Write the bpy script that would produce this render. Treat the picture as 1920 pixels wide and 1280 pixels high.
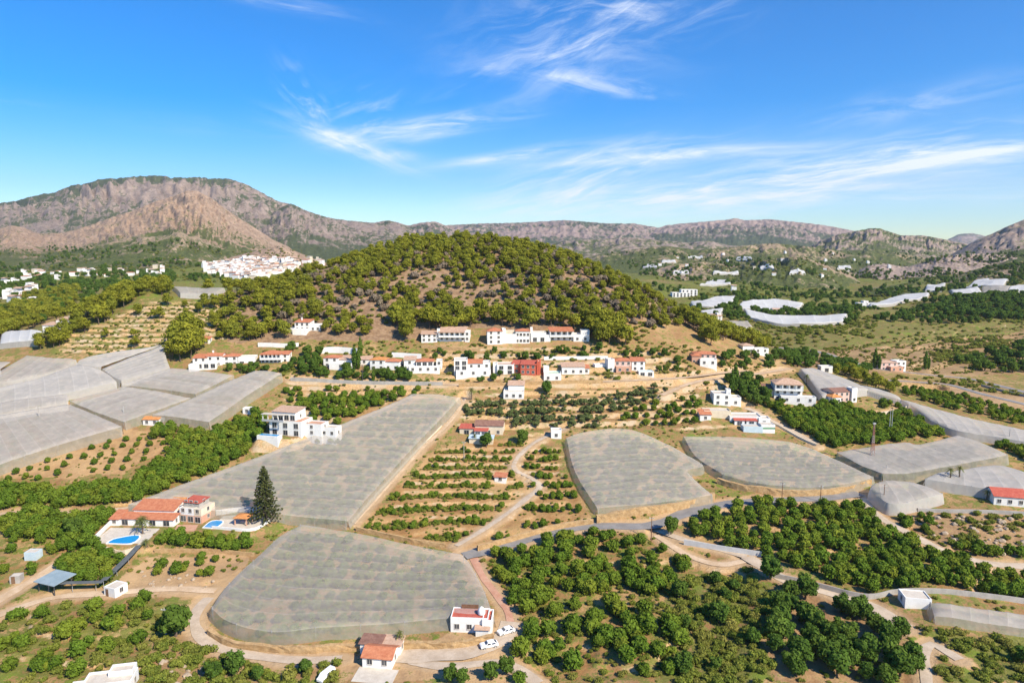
import bpy, bmesh, math, random
import numpy as np
from mathutils import Vector, Matrix
random.seed(7); RNG = np.random.default_rng(7)
R = math.radians
SC = bpy.context.scene; COL = SC.collection
for o in list(bpy.data.objects): bpy.data.objects.remove(o)

# ------------------------------------------------------------------ camera
FPX, HORIZ, CAMZ = 1280.0, 470.0, 95.0           # focal length and horizon row on the 1920x1280 photograph, height (m)
PITCH = math.atan((640 - HORIZ) / FPX); CT, ST = math.cos(PITCH), math.sin(PITCH)
cd = bpy.data.cameras.new('camera'); cam = bpy.data.objects.new('camera', cd); COL.objects.link(cam)
cd.sensor_width = 36; cd.lens = 36 * FPX / 1920; cd.clip_start = 1; cd.clip_end = 60000
cam.location = (0, 0, CAMZ); cam.rotation_euler = (math.pi / 2 - PITCH, 0, 0); SC.camera = cam

# ------------------------------------------------------------------ light
SUN_AZ, SUN_EL = 47, 41                          # degrees: right of straight behind the camera, above the horizon
sd = Vector((math.sin(R(SUN_AZ)) * math.cos(R(SUN_EL)), -math.cos(R(SUN_AZ)) * math.cos(R(SUN_EL)), math.sin(R(SUN_EL))))
sl = bpy.data.lights.new('sun', 'SUN'); sl.energy = 5.0; sl.angle = R(0.55); sl.color = (1.0, 0.9, 0.73)
so = bpy.data.objects.new('sun', sl); COL.objects.link(so); so.rotation_euler = sd.to_track_quat('Z', 'Y').to_euler(); so.location = (200, -200, 300)
SC.view_settings.view_transform = 'Standard'; SC.view_settings.look = 'None'; SC.view_settings.gamma = 1
SC.view_settings.exposure = 0.56
cy = SC.cycles
cy.max_bounces = 5; cy.diffuse_bounces = 2; cy.glossy_bounces = 2; cy.transmission_bounces = 3; cy.transparent_max_bounces = 10; cy.volume_bounces = 0
cy.use_denoising = True; cy.caustics_reflective = False; cy.caustics_refractive = False

class NT:
    """small helper to write node trees"""
    def __init__(s, tree): s.t = tree; s.n = tree.nodes; s.l = tree.links
    def new(s, typ, **kw):
        n = s.n.new(typ)
        for k, v in kw.items(): setattr(n, k, v)
        return n
    def put(s, sock, v):
        if isinstance(v, bpy.types.NodeSocket): s.l.new(v, sock)
        elif isinstance(v, (tuple, list)) and len(v) == 3 and sock.type == 'RGBA': sock.default_value = (*v, 1)
        else: sock.default_value = v
    def math(s, op, a, b=0.0, c=None, clamp=False):
        n = s.new('ShaderNodeMath', operation=op, use_clamp=clamp); s.put(n.inputs[0], a); s.put(n.inputs[1], b)
        if c is not None: s.put(n.inputs[2], c)
        return n.outputs[0]
    def mix(s, f, a, b, mode='MIX'):
        n = s.new('ShaderNodeMix', data_type='RGBA', blend_type=mode); s.put(n.inputs[0], f); s.put(n.inputs[6], a); s.put(n.inputs[7], b); return n.outputs[2]
    def noise(s, vec, scale, detail=4, rough=.55, dist=0.0, col=False):
        n = s.new('ShaderNodeTexNoise'); s.put(n.inputs['Scale'], scale); n.inputs['Detail'].default_value = detail
        n.inputs['Roughness'].default_value = rough; n.inputs['Distortion'].default_value = dist
        if vec is not None: s.l.new(vec, n.inputs['Vector'])
        return n.outputs[1 if col else 0]
    def ramp(s, f, stops, interp='LINEAR'):
        n = s.new('ShaderNodeValToRGB'); s.put(n.inputs[0], f); e = n.color_ramp.elements; n.color_ramp.interpolation = interp
        while len(e) < len(stops): e.new(0.5)
        for i, (p, c) in enumerate(stops):
            e[i].position = p; e[i].color = (*c, 1) if isinstance(c, (tuple, list)) else (c, c, c, 1)
        return n.outputs[0]
    def smooth(s, v, a, b):
        n = s.new('ShaderNodeMapRange', interpolation_type='SMOOTHSTEP'); s.put(n.inputs[0], v); s.put(n.inputs[1], a); s.put(n.inputs[2], b); return n.outputs[0]
    def xyz(s, x, y, z=0.0):
        n = s.new('ShaderNodeCombineXYZ')
        for i, v in enumerate((x, y, z)): s.put(n.inputs[i], v)
        return n.outputs[0]

# ------------------------------------------------------------------ sky
w = bpy.data.worlds.new('World'); SC.world = w; w.use_nodes = True; w.cycles.sampling_method = 'MANUAL'; w.cycles.sample_map_resolution = 256
t = NT(w.node_tree); t.n.clear()
sky = t.new('ShaderNodeTexSky', sky_type='NISHITA', sun_disc=False)
sky.sun_elevation = R(SUN_EL); sky.sun_rotation = R(180 - SUN_AZ); sky.altitude = 300; sky.air_density = 1.0; sky.dust_density = 0.0; sky.ozone_density = 2.2
hs = t.new('ShaderNodeHueSaturation'); hs.inputs['Saturation'].default_value = 1.72; hs.inputs['Value'].default_value = 1.12; t.put(hs.inputs['Color'], sky.outputs[0])
tc = t.new('ShaderNodeTexCoord'); sp = t.new('ShaderNodeSeparateXYZ'); t.put(sp.inputs[0], tc.outputs['Generated'])
ay = t.math('MAXIMUM', t.math('ABSOLUTE', sp.outputs[1]), 0.05)
U = t.math('DIVIDE', sp.outputs[0], ay); E = t.math('DIVIDE', sp.outputs[2], ay)
def blob(px, py, rx, ry, ang, amt, stretch=7.0, nscale=6.0, seed=0.0, lo=.44, hi=.72):
    """a wispy streak of cirrus: centre and size as seen from the ground, in units of direction"""
    Yd = FPX * CT + (640 - py) * ST; u0 = (px - 960) / Yd; e0 = (-FPX * ST + (640 - py) * CT) / Yd
    du = t.math('SUBTRACT', U, u0); de = t.math('SUBTRACT', E, e0); c, s_ = math.cos(R(ang)), math.sin(R(ang))
    wz = t.noise(t.xyz(t.math('MULTIPLY', U, 4.0), t.math('MULTIPLY', E, 6.0), seed), 1.0, 3)
    de = t.math('ADD', de, t.math('MULTIPLY', t.math('SUBTRACT', wz, .5), ry / FPX * 1.6))
    a = t.math('ADD', t.math('MULTIPLY', du, c), t.math('MULTIPLY', de, s_)); b = t.math('SUBTRACT', t.math('MULTIPLY', de, c), t.math('MULTIPLY', du, s_))
    q = t.math('ADD', t.math('POWER', t.math('DIVIDE', a, rx / FPX), 2.0), t.math('POWER', t.math('DIVIDE', b, ry / FPX), 2.0))
    g = t.math('POWER', 2.718, t.math('MULTIPLY', q, -1.0))
    n = t.noise(t.xyz(t.math('MULTIPLY', a, nscale), t.math('MULTIPLY', b, nscale * stretch), seed + 3.3), 1.0, 9, .68, .6)
    return t.math('MULTIPLY', t.math('MULTIPLY', g, t.smooth(n, lo, hi)), amt)
BL = [blob(575, 185, 60, 26, -55, 1.0, 4, 8, 1), blob(650, 190, 55, 26, 20, .5, 4, 8, 2), blob(800, 238, 150, 18, 8, 1.15, 6, 6, 3, .3),
      blob(715, 215, 70, 32, 25, .6, 4, 8, 4), blob(650, 270, 110, 17, -20, 1.1, 6, 6, 5, .3), blob(730, 292, 60, 10, -4, .7, 6, 6, 6, .3),
      blob(1080, 60, 190, 85, 15, .75, 4, 5, 7, .4), blob(1130, 50, 120, 25, 30, .8, 5, 6, 8), blob(1000, 110, 150, 30, 20, .5, 6, 6, 9), blob(1130, 158, 130, 14, -8, .9, 6, 6, 10, .35),
      blob(960, 292, 130, 10, 8, 1.0, 7, 6, 11, .25), blob(1250, 292, 280, 12, 3, 1.0, 8, 5, 12, .25), blob(1100, 350, 150, 35, 22, .8, 6, 5, 13, .35),
      blob(1600, 320, 420, 42, 8, 1.0, 12, 5, 14, .38), blob(1450, 345, 380, 30, 6, 1.1, 14, 5, 24, .4), blob(1120, 330, 200, 40, 14, .9, 9, 6, 25, .4), blob(1850, 290, 260, 22, 8, .85, 9, 4, 15, .3), blob(1500, 375, 500, 28, 2, .75, 12, 4, 16, .35),
      blob(1700, 195, 220, 26, 12, .4, 7, 5, 17, .4), blob(1350, 30, 150, 30, 25, .35, 6, 5, 18), blob(10, 185, 60, 14, -5, .5, 5, 7, 19), blob(560, 12, 100, 12, -10, .5, 6, 6, 20, .35), blob(400, 236, 200, 16, -4, .22, 8, 5, 21, .35)]
cl = BL[0]
for b in BL[1:]: cl = t.math('ADD', cl, b)
cl = t.math('MULTIPLY', t.math('MINIMUM', cl, 1.0), t.smooth(E, 0.0, 0.03))
skc = t.mix(t.math('MULTIPLY', t.math('POWER', cl, 1.1), .9), t.mix(1.0, hs.outputs[0], (.78, .9, 1.1), 'MULTIPLY'), (7.8, 8.1, 8.5))
bg = t.new('ShaderNodeBackground'); bg.inputs[1].default_value = 0.105; t.put(bg.inputs[0], skc)
wo = t.new('ShaderNodeOutputWorld'); t.put(wo.inputs[0], bg.outputs[0])

# ------------------------------------------------------------------ noise and terrain function
_rp = np.random.default_rng(3); _perm = np.tile(_rp.permutation(256), 3); _gr = _rp.uniform(0, 2 * np.pi, 256); _gx, _gy = np.cos(_gr), np.sin(_gr)
def perlin(x, y):
    x = np.asarray(x, float); y = np.asarray(y, float)
    xi = np.floor(x).astype(int); yi = np.floor(y).astype(int); xf, yf = x - xi, y - yi; xi &= 255; yi &= 255
    def g(ix, iy, dx, dy):
        h = _perm[_perm[ix & 255] + (iy & 255)]; return _gx[h] * dx + _gy[h] * dy
    sx = xf * xf * xf * (xf * (xf * 6 - 15) + 10); sy = yf * yf * yf * (yf * (yf * 6 - 15) + 10)
    a = g(xi, yi, xf, yf); b = g(xi + 1, yi, xf - 1, yf); c = g(xi, yi + 1, xf, yf - 1); d = g(xi + 1, yi + 1, xf - 1, yf - 1)
    return (a + (b - a) * sx) * (1 - sy) + (c + (d - c) * sx) * sy
def fbm(x, y, o=4, gain=.5):
    s = 0; a = 1
    for i in range(o): s = s + a * perlin(x * 2 ** i + 17.3 * i, y * 2 ** i + 5.1 * i); a *= gain
    return s
def ridged(x, y, o=5, gain=.55):
    s = 0; a = 1; n = 0
    for i in range(o): s = s + a * (1 - 2 * np.abs(perlin(x * 2 ** i + 9.7 * i, y * 2 ** i + 3.7 * i))); n += a; a *= gain
    return s / n
def sstep(a, b, x): q = np.clip((x - a) / (b - a), 0, 1); return q * q * (3 - 2 * q)

def ray(px, py):
    px = np.asarray(px, float); py = np.asarray(py, float); Yd = FPX * CT + (640 - py) * ST
    return (px - 960) / Yd, (-FPX * ST + (640 - py) * CT) / Yd
# survey points: (column, row, distance) of the ground, column by column
CP = []
def col(px, *rd):
    for py, d in rd: CP.append((px, py, d))
col(-700, (1280, 142), (1060, 195), (900, 250), (760, 310), (680, 350), (640, 430), (590, 600), (545, 900), (505, 1600), (493, 5000))
col(-100, (1280, 142), (1060, 193), (900, 247), (800, 287), (740, 312), (690, 338), (665, 360), (650, 410), (610, 520), (560, 700), (520, 1050), (518, 1500), (493, 5000))
col(100, (1280, 142), (1180, 160), (1060, 192), (1000, 212), (900, 246), (800, 285), (740, 310), (690, 335), (660, 352), (625, 372), (600, 386), (615, 430), (585, 540), (552, 760), (522, 1000), (508, 1400), (493, 5000))
col(270, (1180, 160), (1000, 212), (900, 247), (800, 286), (700, 333), (650, 358), (600, 385), (555, 412), (542, 425), (560, 480), (560, 620), (528, 900), (512, 1150), (505,1600), (493, 5000))
col(450, (1280, 142), (1060, 194), (900, 249), (800, 288), (740, 313), (690, 338), (650, 361), (600, 392), (560, 415), (545, 430), (560, 500), (550, 700), (528, 950), (500, 1250), (500, 1500), (493, 5000))
col(600, (1180, 160), (1000, 214), (900, 250), (800, 289), (740, 314), (690, 339), (650, 361), (610, 385), (560, 415), (510, 450), (540, 560), (545, 800), (510, 1500), (493, 5000))
col(760, (1280, 142), (1060, 195), (900, 250), (800, 290), (740, 315), (690, 340), (650, 361), (610, 386), (550, 418), (490, 456), (456, 495), (500, 600), (540, 900), (512, 1700), (493, 5000))
col(900, (1180, 160), (1060, 195), (1000, 215), (900, 250), (800, 290), (740, 315), (690, 340), (650, 360), (620, 380), (580, 404), (520, 438), (470, 475), (453, 502), (490, 600), (540, 900), (512, 1800), (493, 5000))
col(1050, (1280, 142), (1060, 195), (1000, 214), (900, 250), (800, 291), (740, 316), (690, 340), (650, 361), (620, 381), (560, 412), (510, 440), (482, 470), (530, 600), (550, 850), (518, 1500), (493, 5000))
col(1200, (1180, 160), (1000, 213), (900, 250), (800, 293), (740, 319), (690, 343), (650, 366), (610, 391), (570, 416), (548, 438), (580, 540), (570, 750), (530, 1000), (514, 2000), (493, 5000))
col(1330, (1280, 142), (1060, 194), (940, 235), (860, 268), (800, 296), (740, 325), (690, 350), (650, 380), (622, 405), (630, 470), (600, 620), (570, 780), (530, 1100), (514, 2000), (493, 5000))
col(1440, (1180, 160), (1000, 212), (900, 250), (860, 269), (800, 299), (740, 333), (700, 362), (665, 400), (660, 470), (625, 580), (600, 660), (570, 800), (540, 1050), (512, 2200), (493, 5000))
col(1600, (1280, 142), (1060, 193), (930, 238), (860, 268), (800, 302), (760, 325), (720, 365), (690, 420), (665, 480), (630, 560), (600, 640), (580, 780), (550, 1000), (512, 2200), (493, 5000))
col(1760, (1180, 160), (1000, 212), (940, 236), (900, 250), (860, 270), (800, 304), (750, 350), (720, 405), (690, 465), (650, 545), (610, 640), (575, 760), (550, 900), (515, 1700), (493, 5000))
col(1920, (1280, 142), (1100, 183), (1000, 214), (950, 230), (900, 250), (850, 276), (800, 312), (750, 365), (730, 410), (700, 470), (650, 560), (600, 680), (560, 800), (530, 980), (505,1600), (470, 5000))
col(2200, (1280, 142), (1000, 215), (900, 250), (820, 300), (760, 370), (700, 480), (640, 600), (560, 800), (510, 1000), (470, 1700), (460, 5000))
col(2700, (1280, 142), (1000, 215), (850, 275), (740, 400), (640, 600), (540, 850), (470, 1700), (450, 5000))
CP = np.array(CP, float); _u, _e = ray(CP[:, 0], CP[:, 1]); _v = np.log(CP[:, 2])
for dd, zz in ((60, -3.0), (100, -2.2)):
    for uu in np.linspace(-1.4, 1.4, 9): _u = np.append(_u, uu); _v = np.append(_v, math.log(dd)); _e = np.append(_e, (zz - CAMZ) / dd)
_zc = CAMZ + _e * np.exp(_v)
_A = np.stack([_u * 1.8, _v], 1)
def _k(r2): return 0.5 * r2 * np.log(r2 + 1e-12)
_n = len(_A); _K = _k(((_A[:, None] - _A[None]) ** 2).sum(-1)) + np.eye(_n) * 0.0015
_P = np.hstack([np.ones((_n, 1)), _A]); _M = np.block([[_K, _P], [_P.T, np.zeros((3, 3))]])
_w = np.linalg.solve(_M, np.concatenate([_zc, np.zeros(3)]))
GU = np.linspace(-1.7, 1.7, 681); GV = np.linspace(math.log(50), math.log(5000), 900)
_gu, _gv = np.meshgrid(GU * 1.8, GV); GZ = _w[_n] + _w[_n + 1] * _gu + _w[_n + 2] * _gv
for i in range(_n): GZ += _w[i] * _k((_gu - _A[i, 0]) ** 2 + (_gv - _A[i, 1]) ** 2)
GZ = np.clip(GZ, -8, 260)
def zs(x, y):
    """the smooth lie of the land"""
    x = np.asarray(x, float); y = np.maximum(np.asarray(y, float), 50.5); u = np.clip(x / y, -1.699, 1.699); v = np.log(np.minimum(y, 4990))
    a = (u - GU[0]) / (GU[1] - GU[0]); b = (v - GV[0]) / (GV[1] - GV[0]); i = a.astype(int); j = b.astype(int); a -= i; b -= j
    return (GZ[j, i] * (1 - a) + GZ[j, i + 1] * a) * (1 - b) + (GZ[j + 1, i] * (1 - a) + GZ[j + 1, i + 1] * a) * b
_MD = np.exp(np.linspace(math.log(110), math.log(4500), 1500))
def gxy(px, py, h=0.0, full=False):
    """where the line of sight through a point of the photograph meets the land (raised by h)"""
    u, e = ray(np.atleast_1d(px), np.atleast_1d(py)); D = _MD[None]
    XX, YY = u[:, None] * D, np.broadcast_to(D, (len(u), len(_MD))); Zg = zs(XX, YY)
    if full: Zg = np.maximum(Zg, mzt(XX, YY))
    g = Zg + h - (CAMZ + e[:, None] * D)
    hit = g >= 0; k = np.where(hit.any(1), hit.argmax(1), len(_MD) - 1); k = np.maximum(k, 1); r = np.arange(len(u))
    g1, g0 = g[r, k], g[r, k - 1]; f = np.clip(-g0 / (g1 - g0 + 1e-9), 0, 1); d = _MD[k - 1] + (_MD[k] - _MD[k - 1]) * f
    return np.stack([u * d, d], 1)
def gpoly(pts, h=0.0, dmax=None):
    a = np.array(pts, float); P = gxy(a[:, 0], a[:, 1], h)
    if dmax: P = P * np.minimum(1, dmax / P[:, 1])[:, None]
    return P
def inpoly(x, y, P):
    c = np.zeros(np.shape(x), bool); j = len(P) - 1
    for i in range(len(P)):
        xi, yi = P[i]; xj, yj = P[j]
        c ^= ((yi > y) != (yj > y)) & (x < (xj - xi) * (y - yi) / (yj - yi + 1e-12) + xi); j = i
    return c
def dpoly(x, y, P, closed=True):
    d = np.full(np.shape(x), 1e9)
    for i in range(len(P) - (0 if closed else 1)):
        a = np.asarray(P[i]); b = np.asarray(P[(i + 1) % len(P)]); ab = b - a
        tt = np.clip(((x - a[0]) * ab[0] + (y - a[1]) * ab[1]) / (ab @ ab + 1e-9), 0, 1)
        d = np.minimum(d, np.hypot(x - a[0] - tt * ab[0], y - a[1] - tt * ab[1]))
    return d
def catmull(P, step):
    P = np.asarray(P, float); Q = np.vstack([2 * P[0] - P[1], P, 2 * P[-1] - P[-2]]); out = []
    for i in range(1, len(Q) - 2):
        n = max(2, int(np.linalg.norm(Q[i + 1] - Q[i]) / step))
        for s in np.arange(n) / n:
            out.append(.5 * (2 * Q[i] + (Q[i + 1] - Q[i - 1]) * s + (2 * Q[i - 1] - 5 * Q[i] + 4 * Q[i + 1] - Q[i + 2]) * s * s + (3 * Q[i] - Q[i - 1] - 3 * Q[i + 1] + Q[i + 2]) * s ** 3))
    out.append(P[-1]); return np.array(out)

# terraces: (outline on the photograph, step height, share of the tread taken by the bank)
TERR = [([(820, 838), (1000, 822), (1060, 828), (1070, 900), (1115, 985), (890, 1030), (668, 992)], 1.45, .3),
        ([(868, 745), (1010, 722), (1290, 716), (1320, 740), (1330, 800), (1060, 812), (1000, 822), (850, 800)], 2.2, .26),
        ([(95, 668), (150, 605), (300, 560), (420, 560), (430, 640), (310, 645), (200, 672)], 2.1, .42),
        ([(1440, 690), (1560, 640), (1920, 600), (1920, 690), (1700, 700), (1600, 690)], 1.9, .4),
        ([(540, 700), (830, 705), (790, 740), (600, 790), (520, 780)], 1.8, .2),
        ([(800, 655), (1240, 660), (1300, 690), (1480, 690), (1360, 735), (860, 722), (800, 700)], 2.6, .2),
        ([(270, 1045), (480, 1040), (400, 1110), (200, 1120)], 1.4, .22),
        ([(1150, 800), (1330, 790), (1460, 800), (1300, 812)], 1.6, .3),
        ([(900, 1040), (1230, 1000), (1420, 1060), (1400, 1280), (960, 1280)], 1.5, .2),
        ([(0, 1130), (330, 1120), (300, 1280), (0, 1280)], 1.2, .25),
        ([(1290, 950), (1620, 935), (1920, 1060), (1920, 1130), (1650, 1112), (1290, 1010)], 1.5, .2)]
TERR = [(gpoly(p, 0, 440 if p[0] == (95, 668) else None), s, b) for p, s, b in TERR]
PADS, ROADS = [], []                               # level building plots: (outline, height); roads: (centre line xyz, half width)
def pad(pts, dz=0.0, world=False):
    P = np.array(pts, float) if world else gpoly(pts); z = float(np.mean(zs(P[:, 0], P[:, 1]))) + dz; PADS.append((P, z)); return P, z
def zt(x, y):
    """height of the finished ground"""
    x = np.asarray(x, float); y = np.asarray(y, float); sh = x.shape; x = x.ravel(); y = y.ravel(); z = zs(x, y)
    far = sstep(350, 900, y); z = z + fbm(x * .012, y * .012, 4) * (0.9 + 5 * far) + fbm(x * .16, y * .16, 2) * .22
    z0 = z.copy()
    for P, s, b in TERR:
        m = (x > P[:, 0].min()) & (x < P[:, 0].max()) & (y > P[:, 1].min()) & (y < P[:, 1].max())
        if not m.any(): continue
        i = np.nonzero(m)[0]; i = i[inpoly(x[i], y[i], P)]
        if not len(i): continue
        q = z0[i] / s + .25 * fbm(x[i] * .03 + 7, y[i] * .03, 2); fl = np.floor(q); fr = q - fl
        st = s * (fl + .12 * fr + .88 * sstep(1 - b, 1.0, fr)) - s * .25 * fbm(x[i] * .03 + 7, y[i] * .03, 2)
        wgt = np.minimum(1, dpoly(x[i], y[i], P) / 4); z[i] += (st - z0[i]) * wgt
    for P, zp in PADS:
        m = (x > P[:, 0].min() - 8) & (x < P[:, 0].max() + 8) & (y > P[:, 1].min() - 8) & (y < P[:, 1].max() + 8)
        i = np.nonzero(m)[0]
        if not len(i): continue
        ins = inpoly(x[i], y[i], P); d = np.where(ins, 0, dpoly(x[i], y[i], P)); wgt = 1 - sstep(.5, 4.5, d); z[i] += (zp - z[i]) * wgt
    for C, hw in ROADS:
        mg = hw + 3
        m = (x > C[:, 0].min() - mg) & (x < C[:, 0].max() + mg) & (y > C[:, 1].min() - mg) & (y < C[:, 1].max() + mg)
        ii = np.nonzero(m)[0]
        for k in range(0, len(ii), 20000):
            i = ii[k:k + 20000]; d2 = (x[i][:, None] - C[None, :, 0]) ** 2 + (y[i][:, None] - C[None, :, 1]) ** 2; j = d2.argmin(1); d = np.sqrt(d2[np.arange(len(i)), j])
            wgt = 1 - sstep(hw + .5, hw + 2.6, d); z[i] += (C[j, 2] - .12 - z[i]) * wgt
    return z.reshape(sh)
def gz(px, py):
    p = gxy(px, py)[0]; return Vector((p[0], p[1], float(zt(p[:1], p[1:])[0])))

# ------------------------------------------------------------------ mesh and object helpers
class MB:
    def __init__(s): s.v = []; s.f = []; s.m = []
    def quad(s, a, b, c, d, m=0): n = len(s.v); s.v += [a, b, c, d]; s.f.append((n, n + 1, n + 2, n + 3)); s.m.append(m)
    def tri(s, a, b, c, m=0): n = len(s.v); s.v += [a, b, c]; s.f.append((n, n + 1, n + 2)); s.m.append(m)
    def box(s, x0, x1, y0, y1, z0, z1, m=0, top=True, bot=True):
        n = len(s.v); s.v += [(x0, y0, z0), (x1, y0, z0), (x1, y1, z0), (x0, y1, z0), (x0, y0, z1), (x1, y0, z1), (x1, y1, z1), (x0, y1, z1)]
        F = [(0, 1, 5, 4), (1, 2, 6, 5), (2, 3, 7, 6), (3, 0, 4, 7)] + ([(4, 5, 6, 7)] if top else []) + ([(3, 2, 1, 0)] if bot else [])
        for q in F: s.f.append(tuple(n + k for k in q)); s.m.append(m)
    def tube(s, pts, rad, seg=6, m=0, cap=True):
        pts = [Vector(p) for p in pts]; rad = rad if isinstance(rad, (list, tuple)) else [rad] * len(pts); base = len(s.v)
        for i, p in enumerate(pts):
            d = (pts[min(i + 1, len(pts) - 1)] - pts[max(i - 1, 0)]).normalized(); a = d.orthogonal().normalized() if abs(d.z) < .9 else Vector((1, 0, 0)); a = (a - d * a.dot(d)).normalized(); b = d.cross(a)
            for k in range(seg): th = 2 * math.pi * k / seg; s.v.append(tuple(p + (a * math.cos(th) + b * math.sin(th)) * rad[i]))
        for i in range(len(pts) - 1):
            for k in range(seg):
                s.f.append((base + i * seg + k, base + i * seg + (k + 1) % seg, base + (i + 1) * seg + (k + 1) % seg, base + (i + 1) * seg + k)); s.m.append(m)
        if cap:
            s.f.append(tuple(base + (len(pts) - 1) * seg + k for k in range(seg))); s.m.append(m)
    def lathe(s, prof, seg=12, m=0, c=(0, 0)):
        base = len(s.v)
        for r, z in prof:
            for k in range(seg): th = 2 * math.pi * k / seg; s.v.append((c[0] + r * math.cos(th), c[1] + r * math.sin(th), z))
        for i in range(len(prof) - 1):
            for k in range(seg):
                s.f.append((base + i * seg + k, base + i * seg + (k + 1) % seg, base + (i + 1) * seg + (k + 1) % seg, base + (i + 1) * seg + k)); s.m.append(m)
    def prism(s, poly, z0, z1, m=0, bot=False):
        n = len(s.v); k = len(poly); s.v += [(p[0], p[1], z0) for p in poly] + [(p[0], p[1], z1) for p in poly]
        for i in range(k): j = (i + 1) % k; s.f.append((n + i, n + j, n + k + j, n + k + i)); s.m.append(m)
        s.f.append(tuple(n + k + i for i in range(k))); s.m.append(m)
        if bot: s.f.append(tuple(n + i for i in reversed(range(k)))); s.m.append(m)
    def mesh(s, name, mats, smooth=False):
        me = bpy.data.meshes.new(name); me.from_pydata(s.v, [], s.f)
        for m in (mats if isinstance(mats, (list, tuple)) else [mats]): me.materials.append(m)
        me.polygons.foreach_set('material_index', s.m)
        if smooth: me.polygons.foreach_set('use_smooth', [True] * len(s.f))
        me.update(); return me
    def build(s, name, mats, parent=None, smooth=False): return obj(name, s.mesh(name, mats, smooth), parent)
def obj(name, me, parent=None, loc=None, link=True):
    o = bpy.data.objects.new(name, me)
    if link: COL.objects.link(o)
    if parent: o.parent = parent
    if loc is not None: o.location = loc
    return o
def tag(o, label=None, cat=None, group=None, kind=None):
    for k, v in (('label', label), ('category', cat), ('group', group), ('kind', kind)):
        if v: o[k] = v
    return o
def thing(name, label, cat, loc=(0, 0, 0), rz=0.0, group=None):
    o = obj(name, None, loc=loc); o.rotation_euler.z = rz; o.empty_display_size = .5; return tag(o, label, cat, group)
def gridmesh(name, X, Y, Z, mat, smooth=True):
    n, m = X.shape; me = bpy.data.meshes.new(name); me.vertices.add(n * m); me.vertices.foreach_set('co', np.stack([X, Y, Z], -1).astype(np.float32).ravel())
    i = np.arange(n * m).reshape(n, m); q = np.stack([i[:-1, :-1], i[:-1, 1:], i[1:, 1:], i[1:, :-1]], -1).reshape(-1, 4); k = len(q)
    me.loops.add(4 * k); me.loops.foreach_set('vertex_index', q.ravel().astype(np.int32)); me.polygons.add(k); me.polygons.foreach_set('loop_start', np.arange(0, 4 * k, 4, dtype=np.int32))
    me.update(calc_edges=True); me.polygons.foreach_set('use_smooth', np.full(k, smooth)); me.materials.append(mat); me.update(); return me

# ------------------------------------------------------------------ materials
def newmat(name):
    m = bpy.data.materials.new(name); m.use_nodes = True; t = NT(m.node_tree); t.n.clear(); t.out = t.new('ShaderNodeOutputMaterial'); t.m = m; return m, t
def surf(t, col, rough=.8, bump=None, bs=.3, bd=.1, spec=.3, metal=0.0):
    p = t.new('ShaderNodeBsdfPrincipled'); t.put(p.inputs['Base Color'], col); t.put(p.inputs['Roughness'], rough); p.inputs['Specular IOR Level'].default_value = spec; p.inputs['Metallic'].default_value = metal
    if bump is not None:
        b = t.new('ShaderNodeBump'); b.inputs['Strength'].default_value = bs; b.inputs['Distance'].default_value = bd; t.put(b.inputs['Height'], bump); t.put(p.inputs['Normal'], b.outputs[0])
    t.put(t.out.inputs[0], p.outputs[0]); return p
def pos(t): return t.new('ShaderNodeNewGeometry').outputs['Position']
def oco(t): return t.new('ShaderNodeTexCoord').outputs['Object']
def orand(t): return t.new('ShaderNodeObjectInfo').outputs['Random']
def vary(name, c0, c1, rough=.8, scale=.6, bs=.3, bd=.05, spec=.3, dirt=None, rnd=0.0):
    """plain surface with uneven colour, wear and fine relief"""
    m, t = newmat(name); p = pos(t); n = t.noise(p, scale, 6, .65); n2 = t.noise(p, scale * 9, 3)
    f = t.math('ADD', t.math('MULTIPLY', n, .75), t.math('MULTIPLY', n2, .25)); c = t.mix(t.smooth(f, .35, .66), c0, c1)
    if rnd: c = t.mix(t.math('MULTIPLY', orand(t), rnd), c, tuple(v * .55 for v in c0))
    if dirt: c = t.mix(t.math('MULTIPLY', t.smooth(t.noise(p, scale * .4, 5, .7), .55, .75), .6), c, dirt)
    surf(t, c, rough, n2, bs, bd, spec); return m
M = {}
M['white'] = vary('white_render', (.74, .72, .68), (.82, .81, .78), .85, .5, .2, .03, .2, (.6, .54, .46))
M['cream'] = vary('cream_render', (.62, .52, .38), (.72, .62, .47), .85, .5, .2, .03, .2, (.5, .4, .28))
M['salmon'] = vary('salmon_render', (.55, .3, .2), (.62, .36, .25), .85, .5, .2, .03, .2)
M['redwall'] = vary('red_render', (.5, .1, .06), (.58, .14, .08), .8, .5, .2, .03, .2)
M['pink'] = vary('pink_render', (.62, .42, .36), (.7, .5, .42), .85, .5, .2, .03, .2)
M['greywall'] = vary('concrete', (.33, .31, .28), (.45, .42, .38), .9, .4, .4, .05, .2, (.22, .2, .17))
M['stone'] = vary('dry_stone', (.42, .26, .12), (.6, .41, .21), .95, .7, .9, .25, .1, (.28, .18, .1))
M['tiled'] = vary('terracotta_terrace', (.45, .24, .15), (.56, .34, .23), .8, .8, .2, .02, .25)
M['paving'] = vary('pale_paving', (.5, .44, .36), (.62, .56, .47), .8, .6, .2, .02, .25, (.42, .34, .26))
M['wood'] = vary('brown_wood', (.14, .07, .04), (.22, .12, .07), .7, 2, .3, .02)
M['iron'] = vary('dark_iron', (.05, .05, .05), (.09, .085, .08), .55, 2, .2, .01)
M['galv'] = vary('galvanised_steel', (.34, .34, .34), (.46, .46, .46), .45, 2, .1, .01, .5)
M['rust'] = vary('red_lattice_paint', (.32, .12, .09), (.4, .2, .16), .6, 1, .1, .01)
M['asphalt'] = vary('worn_asphalt', (.2, .19, .18), (.28, .265, .25), .9, .25, .3, .02, .2, (.36, .3, .23))
M['conc'] = vary('concrete_track', (.42, .33, .24), (.55, .45, .34), .9, .3, .4, .04, .2, (.38, .26, .15))
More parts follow.
